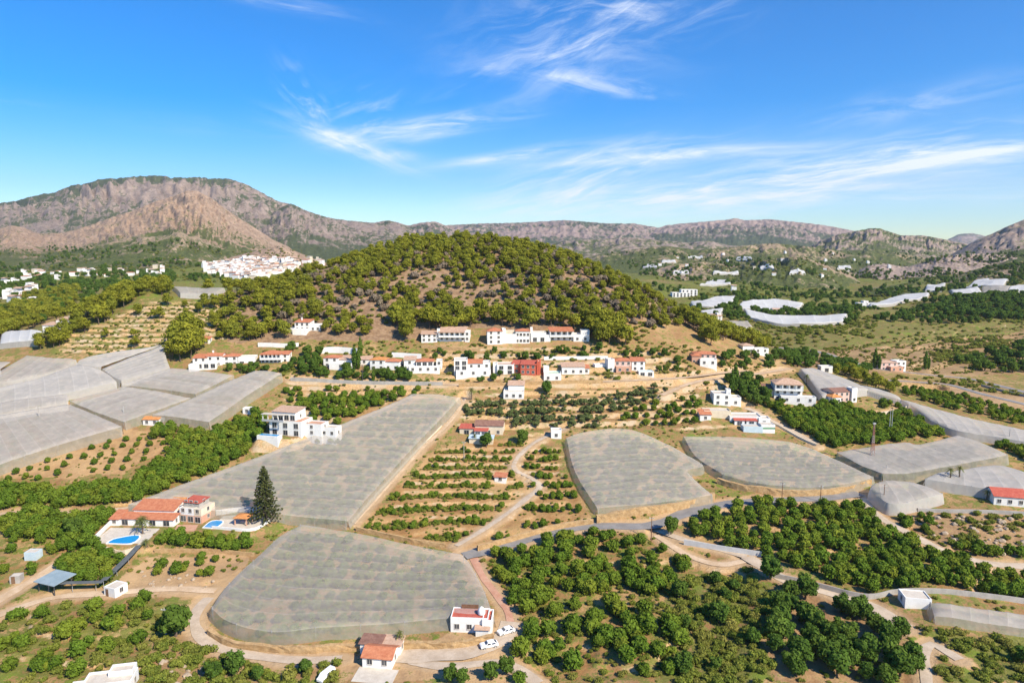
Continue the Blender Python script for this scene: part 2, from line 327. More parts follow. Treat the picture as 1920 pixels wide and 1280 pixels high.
M['dirt'] = vary('dirt_track', (.47, .33, .2), (.62, .47, .32), .95, .25, .5, .06, .1, (.4, .26, .15))
M['redpath'] = vary('red_concrete', (.45, .23, .15), (.55, .32, .22), .9, .3, .3, .03, .2, (.55, .42, .3))
M['bark'] = vary('bark', (.1, .07, .05), (.18, .13, .1), .9, 3, .5, .03)
M['bluetin'] = vary('blue_grey_sheet', (.24, .31, .33), (.32, .39, .41), .5, .5, .2, .02, .4)
M['palesheet'] = vary('pale_sheet', (.5, .5, .49), (.6, .6, .58), .6, .5, .2, .02, .3)
M['bluewhite'] = vary('pale_blue_sheet', (.45, .56, .62), (.55, .65, .7), .6, .5, .2, .02, .3)
M['greenpaint'] = vary('green_panel', (.16, .36, .2), (.22, .42, .25), .6, .8, .1, .01)
M['shade'] = vary('grey_shade_mesh', (.09, .1, .1), (.13, .14, .14), .9, 1.0, .2, .02)
M['carpaint'] = vary('white_car_paint', (.78, .78, .78), (.8, .8, .8), .25, .5, 0.0, .01, .5)
M['tyre'] = vary('tyre_rubber', (.02, .02, .02), (.03, .03, .03), .9, 3, .1, .01)
M['lamp'] = vary('headlight', (.7, .7, .68), (.75, .75, .74), .1, 3, 0, .01, .6)
M['tail'] = vary('tail_light', (.35, .02, .02), (.4, .03, .03), .2, 3, 0, .01, .5)
M['frame'] = vary('window_frame', (.5, .46, .4), (.6, .56, .5), .6, 1, 0, .01)
M['door'] = vary('brown_door', (.16, .09, .05), (.22, .13, .08), .6, 1, .1, .01)
def tilemat(name, c0, c1):
    m, t = newmat(name); p = oco(t); w_ = t.new('ShaderNodeTexWave', wave_type='BANDS', bands_direction='X'); w_.inputs['Scale'].default_value = 1.3; w_.inputs['Distortion'].default_value = .3; t.put(w_.inputs[0], p)
    n = t.noise(pos(t), .9, 5, .7); c = t.mix(t.smooth(n, .3, .7), c0, c1); c = t.mix(t.math('MULTIPLY', t.smooth(t.noise(pos(t), 3.5, 3), .5, .75), .35), c, tuple(v * .5 for v in c0))
    surf(t, c, .85, w_.outputs[1], .9, .06, .2); return m
M['tile'] = tilemat('terracotta_tiles', (.46, .15, .075), (.6, .25, .13)); M['paletile'] = tilemat('faded_tiles', (.48, .3, .2), (.62, .43, .31)); M['browntile'] = tilemat('brown_tiles', (.22, .11, .08), (.32, .18, .13)); M['redtile'] = tilemat('red_tiles', (.45, .09, .06), (.55, .15, .1))
M['orangetile'] = tilemat('orange_tiles', (.58, .22, .06), (.68, .32, .12))
m, t = newmat('window_glass'); surf(t, t.mix(orand(t), (.03, .035, .045), (.08, .085, .095)), .12, None, spec=.6); M['glass'] = m
m, t = newmat('pool_water'); p = surf(t, t.mix(t.noise(pos(t), .25, 2), (.01, .22, .5), (.02, .3, .6)), .06, t.noise(pos(t), 2.2, 3), .12, .05, .5); M['pool'] = m

# ground
def groundmat(name):
    m, t = newmat(name); p = pos(t); at = t.new('ShaderNodeAttribute', attribute_name='gcol'); s = t.new('ShaderNodeSeparateColor'); t.put(s.inputs[0], at.outputs['Color']); veg, dry, pale = s.outputs
    nb = t.noise(p, .05, 6, .6); nm = t.noise(p, .35, 5, .65); nf = t.noise(p, 1.6, 4, .7)
    soil = t.mix(t.smooth(nm, .3, .7), (.26, .135, .05), (.42, .24, .095)); soil = t.mix(t.smooth(nb, .42, .62), soil, (.46, .285, .125)); soil = t.mix(t.math('MULTIPLY', t.smooth(nf, .52, .75), .5), soil, (.2, .14, .075))
    brown = t.mix(t.smooth(nm, .35, .68), (.2, .125, .075), (.34, .23, .145)); brown = t.mix(t.math('MULTIPLY', t.smooth(nf, .5, .75), .6), brown, (.13, .095, .06))
    soil = t.mix(dry, soil, brown)
    soil = t.mix(pale, soil, t.mix(nm, (.42, .29, .165), (.56, .42, .27)))
    grass = t.mix(t.smooth(nm, .35, .65), (.075, .095, .02), (.165, .17, .04)); grass = t.mix(t.smooth(nf, .45, .75), grass, (.27, .225, .075)); grass = t.mix(t.smooth(t.noise(p, .11, 3), .5, .68), grass, (.15, .2, .03))
    vf = t.math('ADD', veg, t.math('ADD', t.math('MULTIPLY', t.math('SUBTRACT', nm, .5), 1.5), t.math('MULTIPLY', t.math('SUBTRACT', nf, .5), 1.0)))
    c = t.mix(t.smooth(vf, .4, .62), soil, grass)
    nrm = t.new('ShaderNodeNewGeometry').outputs['True Normal']; sn = t.new('ShaderNodeSeparateXYZ'); t.put(sn.inputs[0], nrm)
    steep = t.smooth(sn.outputs[2], .9, .72); stone = t.mix(t.smooth(nf, .35, .65), (.38, .23, .105), (.6, .4, .2)); stone = t.mix(t.smooth(t.noise(p, .12, 3), .4, .65), stone, t.mix(nf, (.4, .3, .19), (.55, .44, .3)))
    c = t.mix(t.math('MULTIPLY', steep, t.math('SUBTRACT', 1.0, t.math('MULTIPLY', t.smooth(nm, .5, .68), .55))), c, stone)
    h = t.math('ADD', t.math('MULTIPLY', nm, 1.0), t.math('MULTIPLY', nf, .5)); surf(t, c, .95, h, .8, .45, .1); return m
M['ground'] = groundmat('ground')
def rockmat(name, r0, r1, g0, g1, green, scale=.004, spots=.5):
    m, t = newmat(name); p = pos(t); ge = t.new('ShaderNodeNewGeometry'); sn = t.new('ShaderNodeSeparateXYZ'); t.put(sn.inputs[0], ge.outputs['True Normal'])
    at = t.new('ShaderNodeAttribute', attribute_name='gcol'); sa = t.new('ShaderNodeSeparateColor'); t.put(sa.inputs[0], at.outputs['Color'])
    n0 = t.noise(p, scale, 5, .6, .6); n1 = t.noise(p, scale * 5, 6, .68); n2 = t.noise(p, scale * 22, 5, .7); n3 = t.noise(p, scale * 34, 3, .65)
    rock = t.mix(t.smooth(n1, .3, .7), r0, r1); rock = t.mix(t.math('MULTIPLY', t.smooth(n2, .48, .7), .6), rock, tuple(v * .5 for v in r0))
    gr = t.mix(t.smooth(n2, .3, .7), g0, g1)
    vf = t.math('ADD', t.math('ADD', t.math('MULTIPLY', t.math('SUBTRACT', n0, .5), 1.6), t.math('MULTIPLY', t.math('SUBTRACT', n1, .5), 1.3)), t.math('MULTIPLY', t.math('SUBTRACT', n2, .5), 1.1))
    vf = t.math('ADD', t.math('ADD', vf, green), t.math('SUBTRACT', t.math('MULTIPLY', sn.outputs[2], .45), .36)); vf = t.math('ADD', vf, sa.outputs[0])
    c = t.mix(t.smooth(vf, .42, .6), rock, gr)
    c = t.mix(t.math('MULTIPLY', t.smooth(n3, .56, .66), spots), c, g0)
    surf(t, c, .95, t.math('ADD', n1, t.math('MULTIPLY', n2, .5)), 1.0, .9 / scale * .03, .05); return m

# ------------------------------------------------------------------ plots and roads (their beds are cut into the ground)
V2PAD, V2Z = pad([(172, 1030), (205, 985), (225, 945), (330, 935), (505, 955), (515, 985), (470, 1003), (300, 1000), (270, 1032)], 0.4)
V1PAD, V1Z = pad([(488, 838), (500, 800), (560, 780), (625, 790), (600, 812), (540, 838)], 0.2)
FPAD, FZ = pad([(640, 1285), (650, 1215), (745, 1208), (780, 1235), (760, 1285)], 0.0)
CPAD, CZ = pad([(835, 1196), (838, 1168), (925, 1168), (935, 1200)], 0.0)
def road(pts, width, mat, name='road'):
    P = catmull(gpoly(pts), 2.0); z = zs(P[:, 0], P[:, 1]) + fbm(P[:, 0] * .012, P[:, 1] * .012, 4) * (0.9 + 5 * sstep(350, 900, P[:, 1])); k = np.ones(9) / 9
    for _ in range(2): z = np.convolve(np.pad(z, 4, mode='edge'), k, 'valid')
    C = np.column_stack([P, z]); ROADS.append((C, width / 2)); RD.append((C, width, mat, name)); return C
RD = []
road([(870, 1040), (930, 1024), (1000, 1006), (1060, 990), (1130, 984), (1220, 985), (1290, 960), (1370, 944), (1470, 935), (1560, 930), (1612, 922)], 5.2, 'asphalt')
road([(1228, 988), (1275, 1008), (1340, 1026), (1400, 1042)], 3.6, 'conc', 'lane')
road([(1400, 1042), (1440, 1066), (1480, 1088), (1560, 1112), (1640, 1140), (1698, 1176)], 4.2, 'conc', 'lane')
road([(1612, 922), (1640, 962), (1690, 992), (1770, 1030), (1840, 1052), (1930, 1062)], 3.6, 'conc', 'lane')
road([(855, 1022), (905, 992), (950, 962), (990, 932), (1012, 912), (995, 896), (966, 882), (968, 862), (996, 834), (1030, 815), (1060, 800)], 2.2, 'conc', 'track')
road([(662, 985), (690, 952), (740, 896), (790, 842), (832, 802), (862, 764), (872, 740)], 2.0, 'dirt', 'track')
road([(405, 1108), (372, 1140), (366, 1172), (395, 1206), (470, 1226), (560, 1234), (640, 1234)], 3.0, 'conc', 'track')
road([(735, 1232), (830, 1228), (900, 1216), (944, 1194), (957, 1165)], 5.0, 'conc', 'lane')
road([(957, 1165), (950, 1140), (925, 1105), (903, 1075), (888, 1042)], 2.4, 'redpath', 'lane')
road([(770, 1240), (840, 1250), (930, 1240), (970, 1255), (1010, 1285)], 3.0, 'conc', 'track')
road([(-40, 1150), (20, 1112), (80, 1075), (128, 1044)], 3.4, 'dirt', 'track')
road([(-40, 1172), (30, 1142), (110, 1118), (210, 1112), (320, 1104), (405, 1108)], 3.0, 'dirt', 'track')
road([(545, 712), (640, 716), (740, 718), (830, 720), (900, 722), (1000, 716), (1150, 714), (1300, 706), (1400, 696)], 3.4, 'dirt', 'lane')
road([(1240, 742), (1300, 716), (1390, 706), (1480, 692)], 3.0, 'dirt', 'lane')
road([(1400, 760), (1450, 790), (1500, 815), (1530, 835)], 3.2, 'conc', 'lane')
road([(1455, 652), (1530, 660), (1580, 672), (1640, 690), (1740, 702), (1830, 712), (1930, 738)], 4.5, 'asphalt')
road([(1640, 712), (1720, 716), (1780, 722), (1850, 742), (1930, 762)], 4.0, 'asphalt')
road([(1738, 1290), (1735, 1255), (1730, 1232), (1748, 1205), (1800, 1238)], 2.6, 'conc', 'track')
road([(1640, 776), (1680, 770), (1702, 760), (1690, 750)], 3.0, 'dirt', 'track')
road([(-40, 968), (60, 956), (150, 960), (240, 950)], 2.5, 'dirt', 'track')
road([(1230, 1000), (1290, 1040), (1350, 1058), (1400, 1048)], 2.6, 'dirt', 'track')

# ------------------------------------------------------------------ ground sheet
du = np.concatenate([np.linspace(-1.69, -.82, 50)[:-1], np.linspace(-.82, .82, 660), np.linspace(.82, 1.69, 50)[1:]])
dv = np.concatenate([np.geomspace(55, 128, 40)[:-1], np.geomspace(128, 520, 420)[:-1], np.geomspace(520, 1400, 150)[:-1], np.geomspace(1400, 4900, 70)[:-1], np.geomspace(4900, 40000, 12)])
gu, gv = np.meshgrid(du, dv); GX, GY = gu * gv, gv
GZZ = zt(GX, GY)
farm = sstep(900, 1800, GY); GZZ = GZZ + farm * ridged(GX * .003, GY * .003, 5) * 9
ground = obj('ground', gridmesh('ground', GX, GY, GZZ, M['ground'])); tag(ground, 'tan terraced farmland with dry grass and bare soil', kind='structure')
# what grows or lies bare where: (outline, green cover, brown leaf litter, pale bare soil)
ZONES = [([(300, 640), (420, 530), (600, 480), (830, 430), (1000, 440), (1200, 520), (1450, 640), (1300, 655), (1100, 650), (900, 615), (760, 640), (560, 640)], .18, .9, 0),
 ([(0, 640), (250, 530), (420, 520), (430, 650), (320, 650), (100, 665)], .6, .3, .0),
 ([(1440, 690), (1560, 620), (1920, 580), (1920, 700), (1700, 700)], .36, .5, .1), ([(1300, 600), (1920, 520), (1920, 620), (1450, 660)], .6, .35, 0),
 ([(820, 838), (1000, 822), (1070, 900), (1115, 985), (890, 1030), (668, 992)], .3, .1, 0),
 ([(868, 745), (1290, 716), (1330, 800), (850, 800)], .38, .3, 0),
 ([(900, 1040), (1230, 1000), (1420, 1060), (1290, 1280), (960, 1280)], .5, .05, .05), ([(1240, 1070), (1480, 1070), (1500, 1280), (1240, 1280)], .62, .4, 0),
 ([(1440, 1110), (1560, 1110), (1720, 1190), (1720, 1280), (1440, 1280)], .3, .5, 0), ([(1720, 1185), (1920, 1190), (1920, 1280), (1740, 1280)], .72, .1, 0),
 ([(0, 1140), (330, 1120), (300, 1280), (0, 1280)], .6, .1, .1), ([(300, 1190), (640, 1225), (640, 1280), (230, 1280)], .45, .4, .1),
 ([(0, 905), (250, 900), (340, 820), (240, 770), (460, 770), (620, 790), (240, 950), (0, 950)], .5, .2, 0), ([(0, 880), (210, 790), (340, 825), (220, 890), (0, 905)], .22, 0, .25),
 ([(0, 960), (240, 960), (220, 1100), (0, 1110)], .5, .1, 0), ([(1290, 945), (1620, 935), (1920, 1080), (1920, 1140), (1290, 1010)], .42, .15, 0),
 ([(1450, 760), (1560, 745), (1920, 850), (1920, 880), (1560, 840)], .5, .1, 0), ([(540, 700), (830, 710), (760, 770), (600, 795)], .35, .1, .1),
 ([(800, 650), (1480, 670), (1480, 695), (1300, 735), (860, 725), (800, 700)], .4, .2, .1), ([(270, 1045), (480, 1035), (400, 1120), (200, 1120)], .2, 0, .45),
 ([(1690, 955), (1920, 960), (1920, 1050), (1770, 1030)], .25, .5, .1), ([(1750, 720), (1920, 745), (1920, 770), (1800, 760)], .05, .3, .3), ([(670, 1195), (950, 1185), (980, 1280), (640, 1280)], .3, .1, .4)]
veg = np.full(GX.shape, .5); dry = np.full(GX.shape, .22); pale = np.full(GX.shape, .06)
fr_ = sstep(480, 900, GY); veg = veg + fr_ * (.3 + .5 * fbm(GX * .006, GY * .006, 3)); dry = dry + .2 * fr_
wob = (fbm(GX * .08, GY * .08, 2) * 4, fbm(GX * .08 + 31, GY * .08, 2) * 4)
for pp, a, b, c in ZONES:
    P = gpoly(pp, 0, 505 if b > .8 else (440 if pp[1] == (250, 530) else None)); m = inpoly(GX + wob[0], GY + wob[1], P); veg[m] = a; dry[m] = b; pale[m] = c
for C, hw in ROADS:
    i = np.nonzero((GX > C[:, 0].min() - 8) & (GX < C[:, 0].max() + 8) & (GY > C[:, 1].min() - 8) & (GY < C[:, 1].max() + 8)); X1, Y1 = GX[i], GY[i]; d = np.full(len(X1), 99.)
    for k in range(0, len(X1), 20000): d[k:k + 20000] = np.sqrt(((X1[k:k + 20000, None] - C[None, :, 0]) ** 2 + (Y1[k:k + 20000, None] - C[None, :, 1]) ** 2).min(1))
    f = 1 - sstep(hw + .3, hw + 3.0, d); veg[i] *= 1 - f * .8; pale[i] = np.maximum(pale[i], f * .7)
ca = ground.data.attributes.new('gcol', 'FLOAT_COLOR', 'POINT'); ca.data.foreach_set('color', np.stack([veg, dry, pale, np.ones_like(veg)], -1).astype(np.float32).ravel())
def strip(C, width, lift, wob=.45, nx=5):
    tg = np.gradient(C[:, :2], axis=0); tg /= np.linalg.norm(tg, axis=1)[:, None] + 1e-9; nr = np.column_stack([tg[:, 1], -tg[:, 0]]); w = width / 2 * (1 + wob * fbm(np.arange(len(C)) * .21, np.zeros(len(C)) + width, 2)); s = np.linspace(-1, 1, nx)
    X = C[:, 0:1] + nr[:, 0:1] * w[:, None] * s; Y = C[:, 1:2] + nr[:, 1:2] * w[:, None] * s; Z = C[:, 2:3] + lift - .05 * s ** 2; return X, Y, Z
for i, (C, wd, mt, nm) in enumerate(RD):
    X, Y, Z = strip(C, wd, .02 + .004 * i); o = obj(nm, gridmesh(nm, X, Y, Z, M[mt])); tag(o, kind='structure')

# ------------------------------------------------------------------ hills and mountains
MTS = []
def mzt(x, y):
    """height of the hills and mountains where they stand above the ground sheet"""
    x = np.asarray(x, float); y = np.asarray(y, float); z = np.full(x.shape, -50.0); u = x / y
    for u0, u1, nu, dc, rf, Z in MTS:
        m = (u > u0) & (u < u1); a = np.clip((u[m] - u0) / (u1 - u0), 0, 1) * (nu - 1); i = np.minimum(a.astype(int), nu - 2); fa = a - i; d = dc[i] * (1 - fa) + dc[i + 1] * fa; T = (y[m] / d - rf) / (1 - rf); nt = Z.shape[0]; b = T / 1.35 * (nt - 1); ok = (b >= 0) & (b < nt - 1); j = np.clip(b.astype(int), 0, nt - 2); fb = b - j
        v = (Z[j, i] * (1 - fa) + Z[j, i + 1] * fa) * (1 - fb) + (Z[j + 1, i] * (1 - fa) + Z[j + 1, i + 1] * fa) * fb; zz = z[m]; zz = np.where(ok, np.maximum(zz, v), zz); z[m] = zz
    return z
def mountain(label, sky, d0, rf, foot, mat, amp=.1, fs=9.0, nu=240, nt=110, prof=1.25, seed=0, vegb=None, dvar=.06, jag=.045):
    sky = np.array(sky, float); us, es = ray(sky[:, 0], sky[:, 1]); u = np.linspace(us[0], us[-1], nu); e = np.interp(u, us, es)
    k = np.array([1, 2, 3, 2, 1]) / 9.; e = np.convolve(np.pad(e, 2, mode='edge'), k, 'valid')
    dc = d0 * (1 + dvar * fbm(u * 3 + seed, u * 0 + seed, 2)); zc = CAMZ + e * dc; zc = zc + (zc - foot) * .035 * (ridged(u * fs * 9 + seed, u * 0 + seed, 4, .7) - .55); tt = np.linspace(0, 1.35, nt)
    T, UU = np.meshgrid(tt, u, indexing='ij'); ZC = zc[None] + 0 * T; DC = dc[None] + 0 * T
    D = DC * (rf + (1 - rf) * T); hgt = np.maximum(ZC - foot, 5)
    pr = np.where(T <= 1, np.power(np.clip(T, 0, 1), prof), 1 - (T - 1) * 1.6)
    wx = UU * fs * 3 + seed + .6 * fbm(UU * 10 + seed, T * 2, 2); wx = wx + 1.1 * fbm(T * 2.5 + seed, UU * 9, 3); rg = ridged(wx, T * 2.6 + .5 * UU * fs + seed, 6, .62); rg2 = ridged(wx * 2.2 + 3, T * 7.5 + seed, 4, .6); rg = rg + .45 * rg2
    env = np.clip(T, 0, 1) ** .6 * (.35 + .65 * np.clip(1 - np.abs(T - .55) / .6, 0, 1))
    Z = foot + hgt * (pr + 1.35 * amp * (rg - .1) * env) + fbm(UU * fs * 16, T * 9 + seed, 4, .6) * jag * hgt * np.clip(T * 2, 0, 1)
    Z = np.minimum(Z, CAMZ + (ZC - CAMZ) / DC * D + np.where(T < 1, .012 * hgt * (1 + rg), 0))
    MTS.append((us[0], us[-1], nu, dc, rf, Z)); o = obj('mountain', gridmesh('mountain', UU * D, D, Z, mat)); tag(o, label, kind='structure')
    vb = np.zeros_like(Z) if vegb is None else vegb(UU, T, Z, hgt); vb = vb - .42 * (rg - .62); a = o.data.attributes.new('gcol', 'FLOAT_COLOR', 'POINT'); a.data.foreach_set('color', np.stack([vb, vb, vb, vb * 0 + 1], -1).astype(np.float32).ravel()); return o
MR1 = rockmat('massif_rock', (.23, .175, .145), (.41, .315, .255), (.05, .065, .03), (.1, .115, .05), .57, .0022, .6)
MR2 = rockmat('cone_rock', (.31, .21, .145), (.49, .345, .24), (.06, .075, .028), (.14, .15, .05), .32, .0035, .8)
MR3 = rockmat('far_rock', (.26, .19, .165), (.41, .31, .265), (.05, .068, .04), (.1, .115, .06), .54, .0016, .5)
MR4 = rockmat('crag_rock', (.24, .18, .15), (.42, .33, .27), (.045, .065, .022), (.12, .14, .045), .57, .006, .5)
MR5 = rockmat('scrub_slope', (.3, .22, .15), (.44, .33, .22), (.045, .062, .022), (.14, .155, .05), .72, .006, .5)
lowgreen = lambda amt, top: (lambda U_, T, Z, h: amt * (1 - sstep(0, top, T)))
mountain('rounded rocky massif with dark scrub on its upper slopes', [(-900, 470), (-500, 425), (-200, 400), (0, 384), (40, 378), (75, 368), (100, 366), (135, 352), (165, 348), (190, 340), (230, 338), (285, 334), (330, 337), (380, 338), (425, 340), (436, 341), (465, 352), (500, 370), (528, 384), (545, 384), (565, 395), (600, 408), (640, 414), (700, 420), (728, 415), (755, 424), (800, 440), (900, 465)], 5600, .5, 40, MR1, .24, 7, 460, 170, 1.0, 1.3,
         lambda U_, T, Z, h: .3 * (1 - sstep(0, .3, T)) + .42 * sstep(.45, .7, T) * (1 - sstep(-.5, -.34, U_)) - .15 * sstep(.35, .5, T) * (1 - sstep(.5, .65, T)))
mountain('mauve rounded spur between the massif and the town', [(440, 440), (490, 415), (520, 396), (545, 384), (575, 398), (620, 412), (650, 424), (690, 435), (730, 446), (800, 470)], 4300, .6, 45, MR1, .16, 12, 160, 80, 1.0, 4.1, lowgreen(.4, .4))
mountain('low rounded ridge between spur and wooded hill', [(600, 455), (660, 425), (700, 420), (735, 416), (765, 425), (790, 419), (815, 417), (840, 426), (870, 440), (920, 460)], 4900, .7, 45, MR3, .14, 12, 160, 70, 1.0, 8.2)
mountain('tan conical hill above the white town', [(-150, 470), (-30, 440), (20, 424), (45, 428), (70, 440), (120, 438), (170, 424), (215, 408), (250, 398), (300, 378), (330, 370), (350, 362), (370, 362), (395, 374), (425, 396), (450, 412), (480, 430), (515, 452), (540, 462), (560, 478), (600, 492)], 3000, .46, 55, MR2, .17, 11, 320, 140, 1.05, 2.2, lowgreen(.55, .62))
mountain('green scrubby foothill below the tan conical hill', [(-400, 500), (-100, 492), (0, 486), (80, 478), (150, 468), (210, 455), (270, 440), (330, 432), (360, 442), (400, 456), (440, 470), (480, 482), (540, 492), (600, 502)], 1900, .6, 52, MR5, .3, 9, 260, 100, 1.1, 5.5, lowgreen(.1, .5))
mountain('rocky knoll above the white town', [(380, 505), (420, 486), (460, 476), (500, 466), (530, 462), (560, 474), (590, 486), (640, 502)], 1500, .8, 60, MR2, .2, 22, 120, 60, .9, 7.5, lowgreen(.3, .5))
mountain('long pale ridge along the far skyline', [(700, 445), (780, 430), (840, 424), (900, 421), (960, 420), (1000, 418), (1040, 416), (1060, 415), (1100, 418), (1140, 421), (1190, 421), (1230, 428), (1260, 434), (1320, 445), (1400, 460)], 7800, .55, 30, MR3, .2, 12, 300, 110, .9, 3.9, lowgreen(.3, .3))
mountain('broad tan ridge on the far skyline', [(1150, 450), (1210, 436), (1250, 424), (1290, 420), (1340, 416), (1380, 411), (1400, 415), (1440, 413), (1480, 417), (1530, 422), (1575, 429), (1610, 436), (1680, 450), (1760, 465)], 7200, .6, 30, MR3, .18, 12, 260, 100, .9, 6.4, lambda U_, T, Z, h: .35 * (1 - sstep(.35, .6, T)) - .3 * sstep(.55, .75, T))
mountain('small blue hill on the horizon', [(1740, 470), (1780, 448), (1800, 439), (1825, 438), (1850, 444), (1900, 455), (1960, 470)], 11000, .8, 30, MR3, .08, 10, 80, 40, .9, 9.4)
mountain('green hill with limestone crags', [(1480, 480), (1540, 452), (1570, 442), (1600, 436), (1630, 430), (1650, 430), (1670, 437), (1690, 443), (1730, 443), (1760, 448), (1790, 454), (1830, 462), (1900, 470)], 3600, .6, 40, MR4, .32, 11, 240, 110, .95, 2.9, lambda U_, T, Z, h: .25 * sstep(.6, .9, T) + .1)
mountain('mid-distance ridge of crags and terraces', [(980, 470), (1060, 452), (1120, 450), (1180, 446), (1240, 452), (1290, 456), (1330, 452), (1370, 462), (1430, 458), (1500, 462), (1560, 466), (1620, 478), (1700, 490), (1800, 500)], 4300, .55, 35, MR4, .35, 11, 300, 110, .9, 8.8, lowgreen(.3, .5))
mountain('green rolling ridge below the far crags', [(1040, 505), (1120, 478), (1190, 468), (1250, 462), (1310, 470), (1380, 464), (1450, 457), (1520, 464), (1580, 471), (1640, 468), (1700, 478), (1780, 492), (1880, 508)], 2500, .6, 36, MR5, .4, 11, 300, 100, 1.0, 1.7, lowgreen(.2, .6))
mountain('grey cliffs cut by a gorge', [(1560, 540), (1600, 512), (1630, 497), (1660, 494), (1690, 500), (1720, 496), (1760, 482), (1800, 478), (1840, 476), (1900, 480), (1960, 490)], 1750, .8, 36, MR4, .5, 18, 200, 80, .55, 3.1, lambda U_, T, Z, h: -.25 + 0 * T)
mountain('low grey cliffs in the valley', [(1330, 545), (1370, 522), (1400, 512), (1440, 520), (1470, 514), (1500, 520), (1530, 536), (1580, 556)], 1350, .86, 36, MR4, .5, 22, 140, 60, .6, 6.1, lambda U_, T, Z, h: -.2 + 0 * T)
mountain('steep rocky slope rising at the edge of the valley', [(1700, 515), (1760, 492), (1800, 468), (1830, 452), (1860, 440), (1890, 426), (1920, 415), (1980, 392), (2060, 370), (2200, 345), (2500, 330), (2900, 350)], 2300, .6, 40, MR4, .2, 9, 260, 130, .95, 5.2, lambda U_, T, Z, h: -.12 + .4 * (1 - sstep(.15, .4, T)))
mountain('green terraced slope across the valley', [(1120, 550), (1200, 512), (1260, 497), (1320, 492), (1380, 499), (1440, 487), (1500, 482), (1560, 500), (1620, 520), (1680, 530), (1740, 538), (1820, 545), (1900, 552)], 1650, .6, 24, MR5, .5, 14, 260, 100, .9, 4.4, lowgreen(.15, .6))
mountain('low green knolls along the valley', [(1220, 575), (1280, 540), (1330, 531), (1380, 538), (1430, 530), (1480, 538), (1540, 531), (1600, 545), (1650, 538), (1700, 546), (1760, 562)], 1150, .82, 26, MR5, .45, 18, 220, 70, .8, 7.7, lowgreen(.1, .6))
mountain('wooded rise below the rocky slope', [(1620, 545), (1700, 530), (1760, 524), (1820, 508), (1870, 494), (1920, 484), (2000, 474), (2200, 464), (2600, 455)], 1250, .72, 36, MR5, .15, 10, 200, 80, 1.0, 9.9, lowgreen(.15, .8))

# ------------------------------------------------------------------ who stands where: 1 m occupancy map (1 = built or paved, 2 = under a net)
OCC = np.zeros((1000, 1800), np.uint8)
def occ_poly(P, val, grow=0.0):
    P = np.asarray(P); x0, x1 = int(P[:, 0].min() - grow - 1), int(P[:, 0].max() + grow + 2); y0, y1 = int(P[:, 1].min() - grow - 1), int(P[:, 1].max() + grow + 2)
    x0, x1 = max(x0, -900), min(x1, 899); y0, y1 = max(y0, 100), min(y1, 1099)
    if x1 <= x0 or y1 <= y0: return
    X, Y = np.meshgrid(np.arange(x0, x1) + .5, np.arange(y0, y1) + .5); m = inpoly(X, Y, P)
    if grow > 0: m |= dpoly(X, Y, P) < grow
    OCC[y0 - 100:y1 - 100, x0 + 900:x1 + 900][m] |= val
def occ_at(x, y):
    xi = np.clip((np.asarray(x) + 900).astype(int), 0, 1799); yi = np.clip((np.asarray(y) - 100).astype(int), 0, 999); return OCC[yi, xi]
for C, hw in ROADS:
    for p in C[::1]: occ_poly(np.array([(p[0] - hw, p[1] - hw), (p[0] + hw, p[1] - hw), (p[0] + hw, p[1] + hw), (p[0] - hw, p[1] + hw)]), 1, .9)
for P, z in PADS: occ_poly(P, 1)

# ------------------------------------------------------------------ net houses over the orchards
def netmat(name, col, alpha, tint=.06, cell=2.4):
    m, t = newmat(name); p = pos(t); r = orand(t)
    n = t.noise(p, .35, 4, .6); n2 = t.noise(p, 2.2, 3, .6)
    se = t.new('ShaderNodeAttribute', attribute_name='seam').outputs['Fac']; c = t.mix(t.math('MULTIPLY', r, .6), col, tuple(v * .78 for v in col)); c = t.mix(t.math('MULTIPLY', se, .3), c, tuple(min(1, v * 1.15) for v in col)); c = t.mix(t.math('MULTIPLY', t.smooth(n, .45, .7), .35), c, (.62, .55, .47)); c = t.mix(t.math('MULTIPLY', t.smooth(n2, .5, .7), .2), c, tuple(v * .7 for v in col))
    d = t.new('ShaderNodeBsdfDiffuse'); t.put(d.inputs[0], c); tr = t.new('ShaderNodeBsdfTranslucent'); t.put(tr.inputs[0], c); tp = t.new('ShaderNodeBsdfTransparent')
    b = t.new('ShaderNodeBump'); b.inputs['Strength'].default_value = .5; b.inputs['Distance'].default_value = .25; t.put(b.inputs['Height'], t.noise(p, .5, 3)); t.put(d.inputs['Normal'], b.outputs[0])
    mx = t.new('ShaderNodeMixShader'); mx.inputs[0].default_value = .25; t.put(mx.inputs[1], d.outputs[0]); t.put(mx.inputs[2], tr.outputs[0])
    a = t.math('ADD', t.math('ADD', alpha, t.math('MULTIPLY', t.math('SUBTRACT', n, .5), .35)), t.math('MULTIPLY', t.math('SUBTRACT', r, .5), tint), clamp=True); a = t.math('ADD', a, t.math('MULTIPLY', se, .07), clamp=True)
    m2 = t.new('ShaderNodeMixShader'); t.put(m2.inputs[0], a); t.put(m2.inputs[1], tp.outputs[0]); t.put(m2.inputs[2], mx.outputs[0]); t.put(t.out.inputs[0], m2.outputs[0]); return m
M['net'] = netmat('grey_net', (.74, .68, .605), .44); M['netc'] = netmat('sheer_grey_net', (.74, .675, .6), .4); M['netfar'] = netmat('white_sheet_net', (.74, .74, .73), .93, .1); M['netd'] = netmat('dense_grey_net', (.54, .505, .465), .7, .22); M['netw'] = netmat('white_net', (.53, .505, .47), .86, .2); M['netside'] = netmat('side_net', (.5, .47, .38), .5)
M['netsidew'] = netmat('pale_side_net', (.68, .65, .6), .7)
UNDER = []                                        # tree spots under the nets
